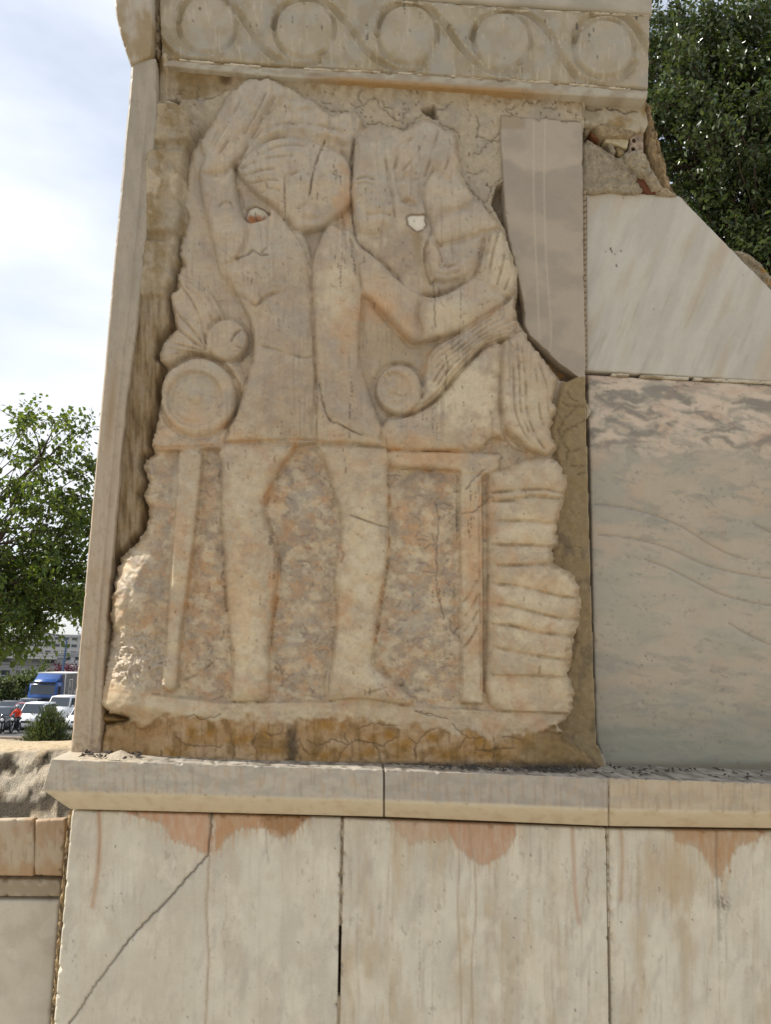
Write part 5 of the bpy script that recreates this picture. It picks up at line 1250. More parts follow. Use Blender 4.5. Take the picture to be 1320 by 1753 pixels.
# body of the wall behind the facing
zt = zc - .02
xa, xb = P(-480., 1500., 0.)[0], P(100., 1500., 0.)[0]
bm = bmesh.new(); bmesh.ops.create_cube(bm, size=1.0)
for v_ in bm.verts: v_.co = Vector((xa if v_.co.x < 0 else xb, .0 if v_.co.y < 0 else .29, -.02 if v_.co.z < 0 else zt))
me = bpy.data.meshes.new('wall_body'); bm.to_mesh(me); bm.free()
lw_fix(obj('wall_body', me, plain('wall_mortar', (.22, .17, .11), .95, 0, .3, 20, .5, .1)))

# rubble mound behind the low wall
def mound():
    nx, ns = 150, 80
    us = np.linspace(-480, 150, nx); s = np.linspace(0, 1, ns)
    prof = np.array([[-.045, zc - .01], [-.02, zc + .015], [.03, P(60., 1362., .03)[2]], [.09, P(60., 1325., .09)[2]], [.16, P(60., 1292., .16)[2]], [.26, P(60., 1280., .26)[2]], [.6, P(60., 1270., .6)[2]], [1.1, P(60., 1263., 1.1)[2]], [1.35, .9], [1.5, -.05]])
    d = np.concatenate([[0], np.cumsum(np.hypot(*(prof[1:] - prof[:-1]).T))]); d /= d[-1]
    s = np.concatenate([np.linspace(0, .32, 46), np.linspace(.33, 1, ns - 46)])
    yy = np.interp(s, d, prof[:, 0]); zz = np.interp(s, d, prof[:, 1])
    x0 = P(us, us * 0 + 1300., .1)[:, 0]
    Xg = np.zeros((ns, nx, 3)); Xg[..., 0] = x0[None]; Xg[..., 1] = yy[:, None]; Xg[..., 2] = zz[:, None]
    A = x0[None] * 11 + 0 * yy[:, None]; Bs = (s * 26)[:, None] + 0 * A
    n1 = fbm(A, Bs, 521, 5, .55) - .5; n2 = fbm(A * .5, Bs * .5 + 9, 523, 4) - .5
    w = ss(0, .06, s)[:, None] * ss(1, .9, s)[:, None]
    amp = np.where(s[:, None] < d[4], 1.0, .30)
    n3 = np.abs(fbm(A * 3.1, Bs * 3.1, 533, 4, .6) - .5)
    Xg[..., 1] -= (n1 * .05 + n2 * .07 - n3 * .05) * w * amp; Xg[..., 2] += (n1 * .02 + n2 * .02) * w * amp
    Xg[..., 2] += .012 * np.sin(x0[None] * 7) * w
    g = fbm(A * 2, Bs * 2, 525, 4); top = ss(d[4] - .01, d[5], s)[:, None] + 0 * A
    c = mix(const(A, (.42, .39, .34)), (.30, .285, .255), ss(.42, .66, g))
    c = mix(c, (.42, .34, .24), ss(.55, .7, fbm(A, Bs, 527, 3)) * .6)
    c = mix(c, (.035, .028, .02), ss(.58, .64, fbm(A * 1.6, Bs * 1.2, 529, 4) + .10 * ss(.12, .0, s)[:, None]) * (1 - top) * .9)
    c = mix(c, (.56, .48, .36), top * .9); c = mix(c, (.38, .30, .20), top * ss(.58, .68, fbm(A * 3, Bs * 4, 531, 4)) * .8)  # cream top of the mound, with its sunlight painted in
    return grid_obj('rubble_mound', Xg[::-1], None, c[::-1], RUBBLE, None)
tag(mound(), 'rough pale rubble and mortar mound lying on the low wall', 'rubble')

# ================================================================== VEGETATION
def tube(path, radii, seg=7):
    p = np.asarray(path, float); n = len(p); co = []
    for i in range(n):
        t = p[min(i + 1, n - 1)] - p[max(i - 1, 0)]; t /= np.linalg.norm(t) + 1e-9
        a = np.cross(t, [0, 0, 1.0]) if abs(t[2]) < .9 else np.cross(t, [1.0, 0, 0]); a /= np.linalg.norm(a); b = np.cross(t, a)
        for k in range(seg):
            an = k / seg * math.tau; co.append(p[i] + radii[i] * (math.cos(an) * a + math.sin(an) * b))
    q = []
    for i in range(n - 1):
        for k in range(seg):
            j = (k + 1) % seg; q.append((i * seg + k, i * seg + j, (i + 1) * seg + j, (i + 1) * seg + k))
    return np.array(co), np.array(q)
def merge(parts):
    co = []; q = []; o = 0
    for c_, f_ in parts: co.append(c_); q.append(f_ + o); o += len(c_)
    return np.concatenate(co), np.concatenate(q)
def bend(a, b, rg, sag=.12, n=6):
    a = np.array(a, float); b = np.array(b, float); L_ = np.linalg.norm(b - a)
    t = np.linspace(0, 1, n)[:, None]
    off = rg.normal(0, sag * L_ * .5, 3); off2 = rg.normal(0, sag * L_ * .25, 3)
    return a * (1 - t) + b * t + np.sin(t * math.pi) * off + np.sin(t * 2 * math.pi) * off2
def leaves(C0, D, size, aspect, rg, up=.5, fold=.25):
    """one quad per leaf, folded on its midrib"""
    n = len(C0)
    D = D / (np.linalg.norm(D, axis=1)[:, None] + 1e-9)
    N = rg.normal(0, 1, (n, 3)); N[:, 2] += up * 2
    W = np.cross(D, N); W /= np.linalg.norm(W, axis=1)[:, None] + 1e-9
    N = np.cross(W, D)
    L_ = (size * rg.uniform(.6, 1.3, n))[:, None]; w = L_ * aspect * .5
    mid = C0 + D * L_ * .45
    co = np.stack([C0, mid + W * w + N * w * fold, C0 + D * L_, mid - W * w + N * w * fold], 1).reshape(-1, 3)
    return co, np.arange(4 * n).reshape(-1, 4)
def tree(name, label, base, trunk_top, r0, blobs, leaf, aspect, per, clump_r, bark, lmat, seed, group=None, twig_r=.006, up=.5, droop=0.0):
    rg = np.random.default_rng(seed)
    root = empty(name, base, label, 'tree', group); B0 = np.array(base, float)
    parts = []
    tp = bend(base, trunk_top, rg, .05, 8)
    parts.append(tube(tp, np.linspace(r0, r0 * .55, 8), 10))
    LC = []; LD = []
    for (c, rad, ncl) in blobs:
        c = np.array(c); rad = np.array(rad)
        st = tp[rg.integers(5, 8)]; lim = bend(st, c, rg, .12, 8)
        parts.append(tube(lim, np.linspace(r0 * .5, r0 * .16, 8), 7))
        v = rg.normal(0, 1, (ncl, 3)); v /= np.linalg.norm(v, axis=1)[:, None]
        pts = c + v * rad * (rg.uniform(.15, 1, ncl) ** .45)[:, None]
        for p in pts:
            s0 = lim[rg.integers(3, 8)]
            br = bend(s0, p, rg, .14, 6)
            parts.append(tube(br, np.linspace(twig_r * 2.2, twig_r * .8, 6), 5))
            for _ in range(4):
                e = p + rg.normal(0, clump_r * .75, 3) + np.array([0, 0, -droop * clump_r])
                tw = bend(p, e, rg, .2, 5)
                parts.append(tube(tw, np.linspace(twig_r * .8, twig_r * .35, 5), 4))
                m = per // 4
                k = rg.integers(0, 5, m); q = tw[k] + rg.normal(0, clump_r * .22, (m, 3))
                LC.append(q); LD.append(rg.normal(0, 1, (m, 3)) + (e - p) / clump_r * .6 + np.array([0, 0, -.35 - droop]))
    co, q = merge(parts); o = obj('trunk', np_mesh('trunk', co - B0, q), bark, root)
    co, q = leaves(np.concatenate(LC), np.concatenate(LD), leaf, aspect, rg, up)
    obj('crown', np_mesh('crown', co - B0, q, None, False), lmat, root)
    return root
BARK = plain('bark', (.085, .06, .045), .95, 0, .4, 60, .8, .1)
LEAF_R = leafmat('dark_glossy_leaf', (.016, .034, .010), (.075, .10, .028), .26, .30)
LEAF_L = leafmat('green_leaf', (.040, .075, .014), (.12, .16, .035), .5, .42)
# tree behind the monument, right
c1 = at(1330, 250, 6.0)
tree('leafy_tree', 'dense dark evergreen tree behind the right of the monument', (c1.x + .8, 6.6, 0), (c1.x + .6, 6.5, 4.2), .2,
     [((c1.x - .75, 5.9, 7.2), (1.2, 1.1, 1.3), 85), ((c1.x + .5, 5.7, 7.4), (1.3, 1.2, 1.3), 90), ((c1.x - .45, 5.8, 5.7), (1.1, 1.0, 1.1), 75), ((c1.x + .6, 5.7, 5.4), (1.3, 1.1, 1.3), 85), ((c1.x - .1, 6.8, 6.4), (1.7, 1.2, 2.0), 110), ((c1.x + .9, 6.8, 8.6), (1.6, 1.4, 1.0), 60), ((c1.x + 2.0, 6.4, 6.5), (1.3, 1.4, 1.6), 60), ((c1.x + .5, 6.0, 4.2), (1.4, 1.1, .9), 60), ((c1.x - .9, 6.4, 8.4), (1.2, 1.1, 1.0), 80), ((c1.x - .2, 6.0, 8.3), (1.0, 1.0, .8), 60)],
     .066, .5, 230, .26, BARK, LEAF_R, 5, None, .006, .6, .1)
# tree at the left
c2 = at(30, 930, 7.4)
tree('broadleaf_tree', 'loose green broadleaf tree with bare top twigs left of the monument', (c2.x - 1.7, 7.6, 0), (c2.x - 1.35, 7.6, 1.9), .13,
     [((c2.x - .1, 7.3, c2.z + .15), (.95, .8, .62), 46), ((c2.x + .35, 7.5, c2.z - .35), (.75, .7, .5), 34), ((c2.x - .3, 7.2, c2.z - .75), (.8, .6, .45), 34), ((c2.x + .15, 7.4, c2.z + 1.0), (.75, .6, .55), 24), ((c2.x - 1.6, 7.5, c2.z + .6), (1.1, 1.1, 1.1), 60), ((c2.x - 1.2, 7.6, c2.z - .5), (.9, .9, .7), 40), ((c2.x + .5, 7.6, c2.z + .35), (.6, .5, .5), 20), ((c2.x - .15, 7.3, c2.z - 1.0), (.6, .5, .28), 24), ((c2.x - .75, 7.4, c2.z - 1.1), (.6, .5, .32), 24), ((c2.x + .55, 7.4, c2.z - .62), (.4, .4, .34), 16)],
     .066, .62, 84, .19, BARK, LEAF_L, 9, None, .005, .4, .35)

# conifer-like shrub behind the mound
def shrub(name, label, base, h, r, n, leaf, aspect, mat, seed, cat='bush'):
    rg = np.random.default_rng(seed); root = empty(name, base, label, cat); parts = []; LC = []; LD = []
    for k in range(n):
        a = rg.uniform(0, math.tau); el = rg.uniform(.15, 1.5); d = np.array([math.cos(a) * math.cos(el), math.sin(a) * math.cos(el), math.sin(el)])
        e = d * np.array([r, r, h]) * rg.uniform(.55, 1.0)
        br = bend((0, 0, 0), e, rg, .08, 6); parts.append(tube(br, np.linspace(.008, .002, 6), 4))
        m = 46; t = rg.uniform(.3, 1, m); q = np.stack([np.interp(t, np.linspace(0, 1, 6), br[:, i]) for i in range(3)], -1) + rg.normal(0, r * .055, (m, 3))
        LC.append(q); LD.append(d + rg.normal(0, .55, (m, 3)) + np.array([0, 0, .4]))
    co, q = merge(parts); obj('stems', np_mesh('stems', co, q), BARK, root)
    co, q = leaves(np.concatenate(LC), np.concatenate(LD), leaf, aspect, rg, .3); obj('foliage', np_mesh('foliage', co, q, None, False), mat, root)
    return root
NEEDLE = leafmat('shrub_leaf', (.028, .055, .016), (.085, .10, .026), .3, .5)
cb = at(80, 1262, 10.0)
shrub('round_shrub', 'small bushy green shrub behind the rubble mound', (cb.x, 10.0, 0), at(80, 1206, 10.0).z * 1.0, .47, 330, .07, .2, NEEDLE, 4)

# ================================================================== STREET BEHIND
ZS = -3.62
def gpos(u, y): return P(float(u), 1250., float(y))[0]
road_m = plain('asphalt', (.11, .105, .10), .9, 0, .2, 3, .2, .2)
def flat(name, pts, z, mat, kind='structure'):
    me = bpy.data.meshes.new(name); me.from_pydata([(x, y, z) for x, y in pts], [], [tuple(range(len(pts)))]); return tag(obj(name, me, mat), kind=kind)
flat('road', [(-90, 53.3), (10, 53.3), (10, 240), (-90, 240)], ZS + .006, road_m)
def box(bm, a, b):
    r = bmesh.ops.create_cube(bm, size=1.0)
    for v in r['verts']: v.co = Vector([a[i] if v.co[i] < 0 else b[i] for i in range(3)])
    return r['verts']
def box_obj(name, a, b, mat, parent=None, bev=0):
    bm = bmesh.new(); box(bm, a, b)
    if bev: bmesh.ops.bevel(bm, geom=bm.edges[:], offset=bev, segments=2, affect='EDGES')
    me = bpy.data.meshes.new(name); bm.to_mesh(me); bm.free(); return obj(name, me, mat, parent)
kerb_m = plain('kerb_concrete', (.30, .24, .18), .9, 0, .2, 4)
tag(box_obj('kerb', (-90, 52.9, ZS - .1), (10, 53.3, ZS + .14), kerb_m), kind='structure')
for k in range(7): flat('lane_marking', [(gpos(70, 60) - 4.3, 62 + k * 9), (gpos(70, 60) - 4.15, 62 + k * 9), (gpos(70, 60) - 4.15, 65 + k * 9), (gpos(70, 60) - 4.3, 65 + k * 9)], ZS + .011, plain('road_paint', (.6, .6, .56), .8))

GLASS = plain('dark_glass', (.03, .04, .05), .08, 0, .1, 2, 0, .8)
TYRE = plain('tyre_rubber', (.018, .018, .018), .85); RIM = plain('wheel_rim', (.42, .42, .43), .35, .8)
LAMP = plain('lamp_glass', (.75, .75, .72), .1, 0, .05, 2, 0, .8); BLACK = plain('black_plastic', (.022, .022, .024), .55)
def paint(name, c): return plain(name, c, .28, 0, .03, 1, 0, .6)
def wheel(parent, x, y, r, w):
    bm = bmesh.new(); bmesh.ops.create_cone(bm, cap_ends=True, segments=20, radius1=r, radius2=r, depth=w, matrix=Matrix.Translation((x, y, r)) @ Matrix.Rotation(math.pi / 2, 4, 'Y'))
    bmesh.ops.bevel(bm, geom=[e for e in bm.edges if e.calc_length() < r * .5], offset=r * .1, segments=1, affect='EDGES')
    me = bpy.data.meshes.new('wheel'); bm.to_mesh(me); bm.free(); o = obj('wheel', me, TYRE, parent)
    bm = bmesh.new(); bmesh.ops.create_cone(bm, cap_ends=True, segments=16, radius1=r * .6, radius2=r * .5, depth=w + .03, matrix=Matrix.Translation((x, y, r)) @ Matrix.Rotation(math.pi / 2, 4, 'Y'))
    me = bpy.data.meshes.new('rim'); bm.to_mesh(me); bm.free(); obj('rim', me, RIM, o)
def loft(name, rings, mat, parent, bev=.04):
    bm = bmesh.new(); V_ = [[bm.verts.new(p) for p in r] for r in rings]; n = len(rings[0])
    for a, b in zip(V_[:-1], V_[1:]):
        for i in range(n): bm.faces.new((a[i], a[(i + 1) % n], b[(i + 1) % n], b[i]))
    bm.faces.new(V_[0][::-1]); bm.faces.new(V_[-1]); bmesh.ops.recalc_face_normals(bm, faces=bm.faces[:])
    if bev: bmesh.ops.bevel(bm, geom=bm.edges[:], offset=bev, segments=2, affect='EDGES', clamp_overlap=True)
    me = bpy.data.meshes.new(name); bm.to_mesh(me); bm.free()
    for p in me.polygons: p.use_smooth = True
    return obj(name, me, mat, parent)
def quad(name, pts, mat, parent):
    """thin pane with its own thickness, pushed slightly proud"""
    p = [Vector(q) for q in pts]; n = (p[1] - p[0]).cross(p[3] - p[0]).normalized()
    me = bpy.data.meshes.new(name)
    me.from_pydata([q + n * .012 for q in p] + [q - n * .03 for q in p], [], [(0, 1, 2, 3), (7, 6, 5, 4), (0, 4, 5, 1), (1, 5, 6, 2), (2, 6, 7, 3), (3, 7, 4, 0)])
    return obj(name, me, mat, parent)
def car(label, x, y, col, prof, w=1.74, group='vehicles in the street', name='car', cat='car', rot=0):
    """front faces -y; prof: bonnet height, belt, roof, stations along y from the front"""
    root = empty(name, (x, y, ZS + .006), label, cat, group); root.rotation_euler.z = rot
    L_, zb, zh, zr, yb, yw, yr, ye = prof   # length, belt z, bonnet-front z, roof z, windscreen foot y, roof start y, roof end y, rear glass foot y
    pm = paint('car_paint', col); h = w / 2
    def ring(yy, z0, z1, hw): return [(-hw, yy, z0), (-hw * 1.0, yy, (z0 + z1) * .5), (-hw * .95, yy, z1), (hw * .95, yy, z1), (hw, yy, (z0 + z1) * .5), (hw, yy, z0)]
    loft('body', [ring(0, .28, zh * .86, h * .86), ring(.18, .2, zh, h * .97), ring(yb, .2, zb, h), ring(L_ * .55, .2, zb + .03, h), ring(ye, .2, zb + .03, h), ring(L_ - .12, .22, zb, h * .96), ring(L_, .3, zb * .85, h * .88)], pm, root, .05)
    t = h * .80; b = h * .93
    loft('roof', [[(-b, yb, zb - .03), (b, yb, zb - .03), (b, yb + .02, zb), (-b, yb + .02, zb)], [(-b, yw, zb - .03), (b, yw, zb - .03), (t, yw, zr - .03), (-t, yw, zr - .03)], [(-b, (yw + yr) / 2, zb - .03), (b, (yw + yr) / 2, zb - .03), (t, (yw + yr) / 2, zr), (-t, (yw + yr) / 2, zr)], [(-b, yr, zb - .03), (b, yr, zb - .03), (t, yr, zr - .03), (-t, yr, zr - .03)], [(-b, ye, zb - .03), (b, ye, zb - .03), (b, ye - .02, zb), (-b, ye - .02, zb)]], pm, root, .04)
    k = .1
    quad('windscreen', [(-b * .9, yb + k * (yw - yb), zb + k * (zr - zb)), (b * .9, yb + k * (yw - yb), zb + k * (zr - zb)), (t * .92, yb + .9 * (yw - yb), zb + .88 * (zr - zb)), (-t * .92, yb + .9 * (yw - yb), zb + .88 * (zr - zb))], GLASS, root)
    ym = (yw + yr) / 2
    for s in (-1, 1):
        for (ya, yc, yd, ye2) in [(yb + .55 * (yw - yb), ym - .04, ym - .04, yw + .08), (ym + .05, yr + .5 * (ye - yr) - .1, yr - .1, ym + .05)]:
            za, zz = zb + .06, zb + .82 * (zr - zb)
            xa_ = lambda z: s * (b + (t - b) * (z - zb) / (zr - zb))
            pts = [(xa_(za), ya, za), (xa_(za), yc, za), (xa_(zz), yd, zz), (xa_(zz), ye2, zz)]
            quad('side_window', pts if s > 0 else pts[::-1], GLASS, root)
        loft('headlight', [[(s * h * .5, -.01, zh * .66), (s * h * .82, .03, zh * .66), (s * h * .82, .05, zh * .82), (s * h * .5, .0, zh * .80)], [(s * h * .5, .2, zh * .66), (s * h * .84, .24, zh * .66), (s * h * .84, .24, zh * .84), (s * h * .5, .2, zh * .82)]], LAMP, root, .01)
        box_obj('mirror', (s * h - .02 if s > 0 else s * h - .16, yb + .35, zb + .02), (s * h + .16 if s > 0 else s * h + .02, yb + .5, zb + .17), pm, root, .03)
        wheel(root, s * (h - .1), .78, .31, .2); wheel(root, s * (h - .1), L_ - .75, .31, .2)
    box_obj('bumper', (-h * .84, -.05, .26), (h * .84, .1, .46), BLACK if name != 'car' or sum(col) < .2 else pm, root, .03)
    box_obj('grille', (-h * .4, -.035, zh * .60), (h * .4, .05, zh * .76), BLACK, root, .01)
    box_obj('number_plate', (-.26, -.07, .33), (.26, -.045, .44), LAMP, root)
    return root
HATCH = (3.9, .92, .78, 1.47, .95, 1.62, 3.2, 3.75); VAN = (4.1, 1.05, .86, 1.82, .85, 1.55, 3.9, 4.06); PICK = (5.0, 1.15, 1.02, 1.98, .8, 1.5, 4.7, 4.95)
car('white small van coming forward behind the motorcycle rider', gpos(52, 60.5), 59.3, (.72, .73, .74), VAN, 1.75)
car('larger white van parked behind the small white van', gpos(96, 68), 67, (.70, .70, .69), PICK, 1.9, name='van', cat='van')
car('white car at the right edge beside the pilaster', gpos(128, 61), 61, (.72, .73, .74), HATCH, 1.72)
car('dark grey car at the left edge behind the motorcycles', gpos(6, 68), 67, (.06, .065, .07), HATCH, 1.75)
car('grey car in front of the blue truck', gpos(39, 73), 72, (.16, .18, .20), HATCH, 1.72)
car('dark red car beside the motorcycle rider', gpos(33, 66), 65, (.20, .03, .045), HATCH, 1.7)
car('dark car cut by the left edge of the picture', gpos(-8, 60), 59, (.07, .08, .09), HATCH, 1.74)

# blue lorry
tr = empty('lorry', (gpos(71, 76), 75.0, ZS + .006), 'blue cab lorry with a grey lettered cargo box', 'lorry', 'vehicles in the street')
BLUE = paint('blue_paint', (.018, .075, .27)); GREYB = plain('grey_panel', (.17, .155, .135), .6, 0, .15, 2); WHT = plain('white_edge', (.62, .60, .56), .6)
cab = loft('cab', [[(-1.2, .0, .5), (1.2, .0, .5), (1.2, .0, 1.75), (-1.2, .0, 1.75)], [(-1.22, .1, .45), (1.22, .1, .45), (1.18, .25, 2.75), (-1.18, .25, 2.75)], [(-1.22, 1.9, .45), (1.22, 1.9, .45), (1.2, 1.9, 2.85), (-1.2, 1.9, 2.85)]], BLUE, tr, .05)
loft('air_deflector', [[(-1.0, .5, 2.78), (1.0, .5, 2.78), (.95, .55, 2.9), (-.95, .55, 2.9)], [(-1.1, 1.85, 2.8), (1.1, 1.85, 2.8), (1.05, 1.85, 3.55), (-1.05, 1.85, 3.55)]], BLUE, tr, .05)
quad('windscreen', [(-1.05, -.005, 1.78), (1.05, -.005, 1.78), (1.02, .20, 2.6), (-1.02, .20, 2.6)], GLASS, tr)
quad('side_window', [(1.225, .5, 1.75), (1.225, 1.35, 1.75), (1.205, 1.35, 2.5), (1.205, .5, 2.5)], GLASS, tr)
quad('side_window', [(-1.225, 1.35, 1.75), (-1.225, .5, 1.75), (-1.205, .5, 2.5), (-1.205, 1.35, 2.5)], GLASS, tr)
box_obj('sun_visor', (-1.1, -.02, 2.66), (1.1, .2, 2.8), BLACK, tr, .03)
for s in (-1, 1):
    box_obj('mirror', (s * 1.42 - .1, .1, 1.75), (s * 1.42 + .1, .25, 2.45), BLACK, tr, .04); box_obj('headlight', (s * .9 - .22, -.05, .72), (s * .9 + .22, .05, .92), LAMP, tr, .02)
    for yy in (.9, 5.2, 7.6): wheel(tr, s * 1.02, yy, .48, .3)
box_obj('bumper', (-1.2, -.08, .4), (1.2, .15, .66), BLACK, tr, .04); box_obj('grille', (-.8, -.04, 1.0), (.8, .06, 1.5), BLACK, tr, .02)
cb_ = box_obj('cargo_box', (-1.25, 2.15, 1.0), (1.25, 9.5, 3.55), GREYB, tr, .03)
box_obj('box_rim', (-1.27, 2.12, 3.5), (1.27, 9.52, 3.62), WHT, tr, .02); box_obj('box_post', (1.2, 2.12, 1.0), (1.29, 2.24, 3.5), WHT, tr, .01); box_obj('chassis', (-.5, 1.5, .5), (.5, 9.3, .98), BLACK, tr)
def lettering(txt, size, loc, mat, parent, name='lettering'):
    cu = bpy.data.curves.new(name, 'FONT'); cu.body = txt; cu.size = size; cu.extrude = .008
    t = bpy.data.objects.new(name, cu); C.objects.link(t); dg = bpy.context.evaluated_depsgraph_get(); dg.update()
    me = bpy.data.meshes.new_from_object(t.evaluated_get(dg)); bpy.data.objects.remove(t, do_unlink=True)
    me.transform(Matrix.Translation(loc) @ Matrix.Rotation(math.pi / 2, 4, 'Z') @ Matrix.Rotation(math.pi / 2, 4, 'X'))
    me.materials.clear(); return obj(name, me, mat, parent)
for t_, sz, lc in [('HEI', .8, (1.262, 5.0, 1.5)), ('E', .7, (1.262, 3.55, 2.35)), ('Z', .7, (1.262, 3.55, 1.5))]: lettering(t_, sz, lc, WHT, cb_)
bmf = bmesh.new()
for a, b in [((1.25, 3.35, 1.35), (1.268, 3.43, 3.05)), ((1.25, 4.35, 1.35), (1.268, 4.43, 3.05)), ((1.25, 3.43, 1.35), (1.268, 4.35, 1.43)), ((1.25, 3.43, 2.97), (1.268, 4.35, 3.05))]: box(bmf, a, b)
me = bpy.data.meshes.new('emblem_frame'); bmf.to_mesh(me); bmf.free(); obj('emblem_frame', me, WHT, cb_)

# motorcycles and rider
def motorcycle(label, x, y, col, rot):
    root = empty('motorcycle', (x, y, ZS + .006), label, 'motorcycle', 'motorcycles waiting in the street'); root.rotation_euler.z = rot
    for yy in (0.0, 1.35):
        bm = bmesh.new()
        n, m = 22, 8; vv = [[bm.verts.new((.055 * math.cos(b / m * math.tau), yy + (.27 + .055 * math.sin(b / m * math.tau)) * math.cos(a / n * math.tau), .32 + (.27 + .055 * math.sin(b / m * math.tau)) * math.sin(a / n * math.tau))) for b in range(m)] for a in range(n)]
        for a in range(n):
            for b in range(m): bm.faces.new((vv[a][b], vv[(a + 1) % n][b], vv[(a + 1) % n][(b + 1) % m], vv[a][(b + 1) % m]))
        me = bpy.data.meshes.new('wheel'); bm.to_mesh(me); bm.free(); w = obj('wheel', me, TYRE, root)
        bm = bmesh.new(); bmesh.ops.create_cone(bm, cap_ends=True, segments=14, radius1=.2, radius2=.2, depth=.03, matrix=Matrix.Translation((0, yy, .32)) @ Matrix.Rotation(math.pi / 2, 4, 'Y')); me = bpy.data.meshes.new('rim'); bm.to_mesh(me); bm.free(); obj('rim', me, RIM, w)
    pm = paint('bike_paint', col)
    loft('fairing', [[(-.08, .02, .72), (.08, .02, .72), (.10, .05, 1.0), (-.10, .05, 1.0)], [(-.16, .3, .5), (.16, .3, .5), (.17, .3, 1.0), (-.17, .3, 1.0)], [(-.13, .75, .45), (.13, .75, .45), (.15, .75, .92), (-.15, .75, .92)]], pm, root, .04)
    loft('seat', [[(-.12, .72, .8), (.12, .72, .8), (.12, .72, .88), (-.12, .72, .88)], [(-.13, 1.2, .78), (.13, 1.2, .78), (.13, 1.2, .88), (-.13, 1.2, .88)], [(-.09, 1.6, .85), (.09, 1.6, .85), (.09, 1.6, .95), (-.09, 1.6, .95)]], BLACK, root, .03)
    box_obj('engine', (-.17, .45, .25), (.17, 1.0, .55), BLACK, root, .05)
    for s in (-1, 1):
        co, q = tube([(s * .07, 0, .32), (s * .08, .2, .9)], [.028, .028], 6); obj('fork', np_mesh('fork', co, q), RIM, root)
    co, q = tube([(-.36, .34, 1.06), (-.15, .24, 1.02), (.15, .24, 1.02), (.36, .34, 1.06)], [.018] * 4, 6); obj('handlebar', np_mesh('handlebar', co, q), BLACK, root)
    bm = bmesh.new(); bmesh.ops.create_uvsphere(bm, u_segments=12, v_segments=8, radius=.1, matrix=Matrix.Translation((0, .02, .9)) @ Matrix.Scale(.6, 4, (0, 1, 0))); me = bpy.data.meshes.new('headlight'); bm.to_mesh(me); bm.free(); obj('headlight', me, LAMP, root)
    loft('windshield', [[(-.12, .06, 1.0), (.12, .06, 1.0), (.12, .08, 1.0), (-.12, .08, 1.0)], [(-.09, .16, 1.25), (.09, .16, 1.25), (.09, .18, 1.25), (-.09, .18, 1.25)]], GLASS, root, 0)
    return root
mx1, my1 = gpos(24, 57.6), 57.0
motorcycle('dark motorcycle under the rider in the red jacket', mx1, my1, (.02, .02, .022), 0)
motorcycle('black motorcycle with bright headlight at the left edge', gpos(8, 57), 56.3, (.02, .02, .025), .25)
def rider(x, y):
    root = empty('person', (x, y, ZS + .006), 'motorcycle rider in red jacket, dark trousers and helmet', 'person')
    J = [(0, .95, .92), (0, .90, 1.12), (0, .84, 1.34), (0, .80, 1.47), (0, .79, 1.56), (.19, .82, 1.40), (.30, .66, 1.18), (.31, .40, 1.08), (-.19, .82, 1.40), (-.30, .66, 1.18), (-.31, .40, 1.08), (.12, .92, .90), (.22, .52, .80), (.22, .68, .40), (.22, .56, .33), (-.12, .92, .90), (-.22, .52, .80), (-.22, .70, .40), (-.22, .58, .33), (0, .78, 1.66), (.32, .33, 1.07), (-.32, .33, 1.07)]
    E = [(0, 1), (1, 2), (2, 3), (3, 4), (3, 5), (5, 6), (6, 7), (3, 8), (8, 9), (9, 10), (0, 11), (11, 12), (12, 13), (13, 14), (0, 15), (15, 16), (16, 17), (17, 18), (4, 19), (7, 20), (10, 21)]
    R = [.16, .16, .18, .12, .06, .085, .065, .045, .085, .065, .045, .12, .085, .06, .05, .12, .085, .06, .05, .09, .045, .045]
    me = bpy.data.meshes.new('body'); me.from_pydata(J, E, [])
    o = bpy.data.objects.new('body', me); C.objects.link(o)
    sk = o.modifiers.new('skin', 'SKIN')
    for i, v in enumerate(me.skin_vertices[0].data): v.radius = (R[i], R[i] * .9); v.use_root = (i == 0)
    su = o.modifiers.new('sub', 'SUBSURF'); su.levels = 2; su.render_levels = 2
    dg = bpy.context.evaluated_depsgraph_get(); dg.update(); m2 = bpy.data.meshes.new_from_object(o.evaluated_get(dg)); bpy.data.objects.remove(o, do_unlink=True)
    m2.materials.clear()
    for mm_ in (plain('red_jacket', (.62, .055, .025), .7), plain('dark_trousers', (.02, .02, .025), .8)): m2.materials.append(mm_)
    for p in m2.polygons: p.use_smooth = True; p.material_index = 0 if (p.center.z > 1.0 and p.center.y > .35) or p.center.z > 1.2 else 1
    b = bpy.data.objects.new('body', m2); C.objects.link(b); b.parent = root
    bm = bmesh.new(); bmesh.ops.create_uvsphere(bm, u_segments=18, v_segments=12, radius=.15, matrix=Matrix.Translation((0, .77, 1.69)) @ Matrix.Scale(1.12, 4, (0, 1, 0))); me = bpy.data.meshes.new('helmet'); bm.to_mesh(me); bm.free()
    for p in me.polygons: p.use_smooth = True
    h = obj('helmet', me, paint('helmet_paint', (.30, .31, .33)), root)
    loft('visor', [[(-.11, .615, 1.65), (.11, .615, 1.65), (.11, .63, 1.73), (-.11, .63, 1.73)], [(-.135, .68, 1.65), (.135, .68, 1.65), (.135, .68, 1.74), (-.135, .68, 1.74)]], GLASS, h, .01)
rider(mx1, my1)

